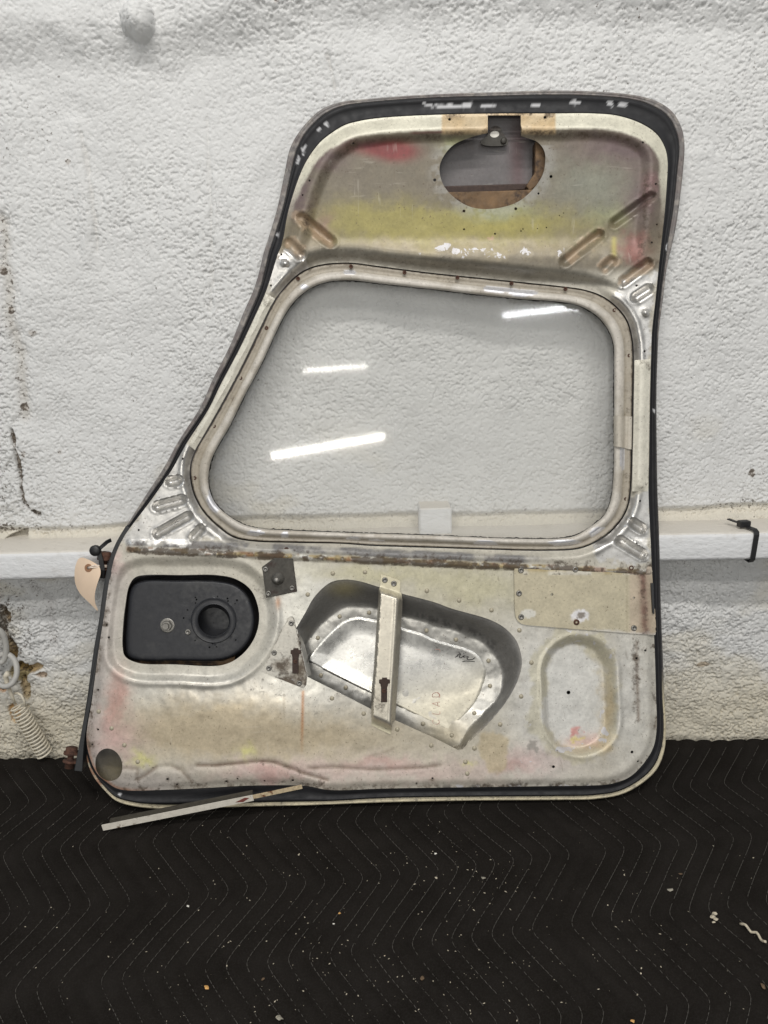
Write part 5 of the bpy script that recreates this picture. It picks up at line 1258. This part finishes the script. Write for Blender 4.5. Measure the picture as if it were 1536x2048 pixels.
# ================================================================== crumbs on the blanket
def chip(verts_n, r, flat, seed):
    rr = random.Random(seed); vs = [(0, 0, flat * r)]; n = verts_n
    for i in range(n):
        a = 2 * math.pi * i / n; q = r * (0.6 + 0.7 * rr.random()); vs.append((q * math.cos(a), q * math.sin(a) * 0.75, rr.random() * flat * r * 0.6))
    for i in range(n):
        a = 2 * math.pi * i / n; q = r * 0.5; vs.append((q * math.cos(a), q * math.sin(a) * 0.75, -0.15 * r))
    fs = []
    for i in range(n):
        j = (i + 1) % n; fs.append((0, 1 + i, 1 + j)); fs.append((1 + i, 1 + n + i, 1 + n + j, 1 + j))
    fs.append(tuple(1 + n + i for i in range(n))[::-1]); return vs, fs
def bl_z(p): return float(flatten(np.array([p[0]]), np.array([p[1]]), blanket_z(np.array([p[0]]), np.array([p[1]])))[0])
CH = [(679, 1825, 3.4, 'crumb_tan', 'orange tan crumb, the brightest one in the middle of the blanket'), (667, 1848, 3.0, 'crumb_white', 'small white flake just below the orange tan crumb'),
      (413, 1977, 5.0, 'crumb_tan', 'tan crumb with a pale fleck just below it, in front of the metal strip'), (376, 1812, 4.0, 'crumb_white', 'white double flake on the blanket below the trim strip'),
      (598, 1711, 3.6, 'crumb', 'pale tan flake below the right end of the trim strip'), (871, 1706, 4.2, 'crumb_white', 'round white flake in the crumb patch below the door'),
      (872, 1750, 4.0, 'crumb', 'cream flake beneath the crumb patch below the door'), (966, 1757, 6.0, 'crumb_grey', 'grey upright shaving below the crumb patch'),
      (1341, 1780, 6.5, 'crumb_grey', 'grey green flake lying right of the door on the blanket'), (1361, 1750, 5.0, 'crumb_dark', 'dull brown flake above the grey green one'),
      (845, 1957, 6.5, 'crumb_dark', 'brown grey shaving lowest of the shavings in front of the door'), (526, 1959, 4.5, 'crumb_dark', 'dark brown crumb nearest to the lint spots, left of the lowest shaving'),
      (559, 2037, 8.0, 'crumb_grey', 'pale curled shaving closest to the viewer on the left'), (1264, 2046, 4.5, 'crumb_tan', 'tan crumb closest to the viewer on the right half'), (1526, 1974, 7.0, 'crumb_dark', 'dark grey crumb below the long stringy splinter')]
for i, (x, y, r, mt, lab) in enumerate(CH):
    p = on_floor([(x, y)], 0.0)[0]; z = bl_z(p)
    o = make('paint_flake', *chip(8, r * 0.85 / 1550, 0.5, 50 + i), M[mt], smooth_=False, loc=(p[0], p[1], z + 0.0012)); o.rotation_euler = (random.uniform(-.3, .3), random.uniform(-.3, .3), random.random() * 6)
    tag(o, lab, 'paint flake', 'larger flakes and crumbs on the blanket')
def bits(name, pts, rad, mt, label):
    o = on_floor([pts[0]], 0)[0]; mb = MB(); pp = []
    for k, (x, y) in enumerate(pts):
        p = on_floor([(x, y)], 0)[0]; pp.append((p[0] - o[0], p[1] - o[1], bl_z(p) + 0.002 + (0.004 if k % 2 else 0)))
    oo = make(name, *tube(smooth(np.array(pp), 0.002, False), rad, 6), M[mt], loc=(o[0], o[1], 0)); return oo
q = bits('wood_shaving', [(1480, 1852), (1490, 1860), (1502, 1869), (1512, 1874), (1522, 1884), (1530, 1893)], 0.0016, 'crumb', '')
tag(q, 'long pale stringy splinter lying on the black blanket', 'splinter')
def crumpled():
    mb = MB(); p0 = on_floor([(1430, 1836)], 0)[0]
    for k, (dx, dy, r) in enumerate(((0, -9, 5), (-3, 0, 6), (2, 6, 5), (-4, 12, 3.6))):
        p = on_floor([(1430 + dx, 1836 + dy)], 0)[0] - p0; v, f = chip(8, r / 1550, .8, 90 + k)
        mb.add(([(a[0] + p[0], a[1] + p[1], a[2] + 0.001 * k) for a in v], f))
    o = mb.build('paint_flake', M['crumb'], None, False, (p0[0], p0[1], bl_z(p0) + 0.0015))
    tag(o, 'crumpled tan flake left of the stringy splinter', 'paint flake', 'larger flakes and crumbs on the blanket')
crumpled()
def crumbs():
    pts = []
    cl = [(895, 1715, 80, 45, 60), (960, 1790, 70, 60, 55), (640, 1790, 140, 70, 55), (700, 1900, 120, 90, 60), (1020, 1960, 90, 60, 45), (560, 1990, 120, 60, 40), (1300, 1900, 180, 110, 40), (500, 1690, 120, 40, 22), (300, 1800, 200, 120, 45), (120, 1800, 110, 140, 25), (1000, 1850, 300, 160, 90), (740, 1960, 200, 80, 60), (1480, 1900, 60, 90, 20), (1200, 1750, 140, 60, 20), (470, 1960, 300, 90, 50)]
    for cx, cy, sx, sy, n in cl:
        for _ in range(int(n * 0.7)): pts.append((random.gauss(cx, sx), random.gauss(cy, sy), abs(random.gauss(0, 1))))
    mb = MB()
    for i, (x, y, s) in enumerate(pts):
        if not (0 < x < 1536 and 1630 < y < 2046): continue
        p = on_floor([(x, y)], 0)[0]; v, f = chip(5, (0.35 + 0.62 * min(s, 2.2)) / 1550, .5, i); z = bl_z(p) + 0.0011; a = random.random() * 6; c_, s_ = math.cos(a), math.sin(a); e = random.uniform(1, 1.9)
        mb.add(([(q[0] * e * c_ - q[1] * s_ + p[0], q[0] * e * s_ + q[1] * c_ + p[1], q[2] + z) for q in v], f))
    o = mb.build('paint_crumbs', M['crumb'], None, False); tag(o, 'fine pale paint crumbs and lint scattered over the black blanket', 'crumbs', kind='stuff')
crumbs()

for ob in list(SC.objects):
    if ob.type == 'MESH' and any(md.type == 'SOLIDIFY' for md in ob.modifiers) and ob.name != 'window_pane':
        es = ob.modifiers.new('crisp', 'EDGE_SPLIT'); es.split_angle = math.radians(48)
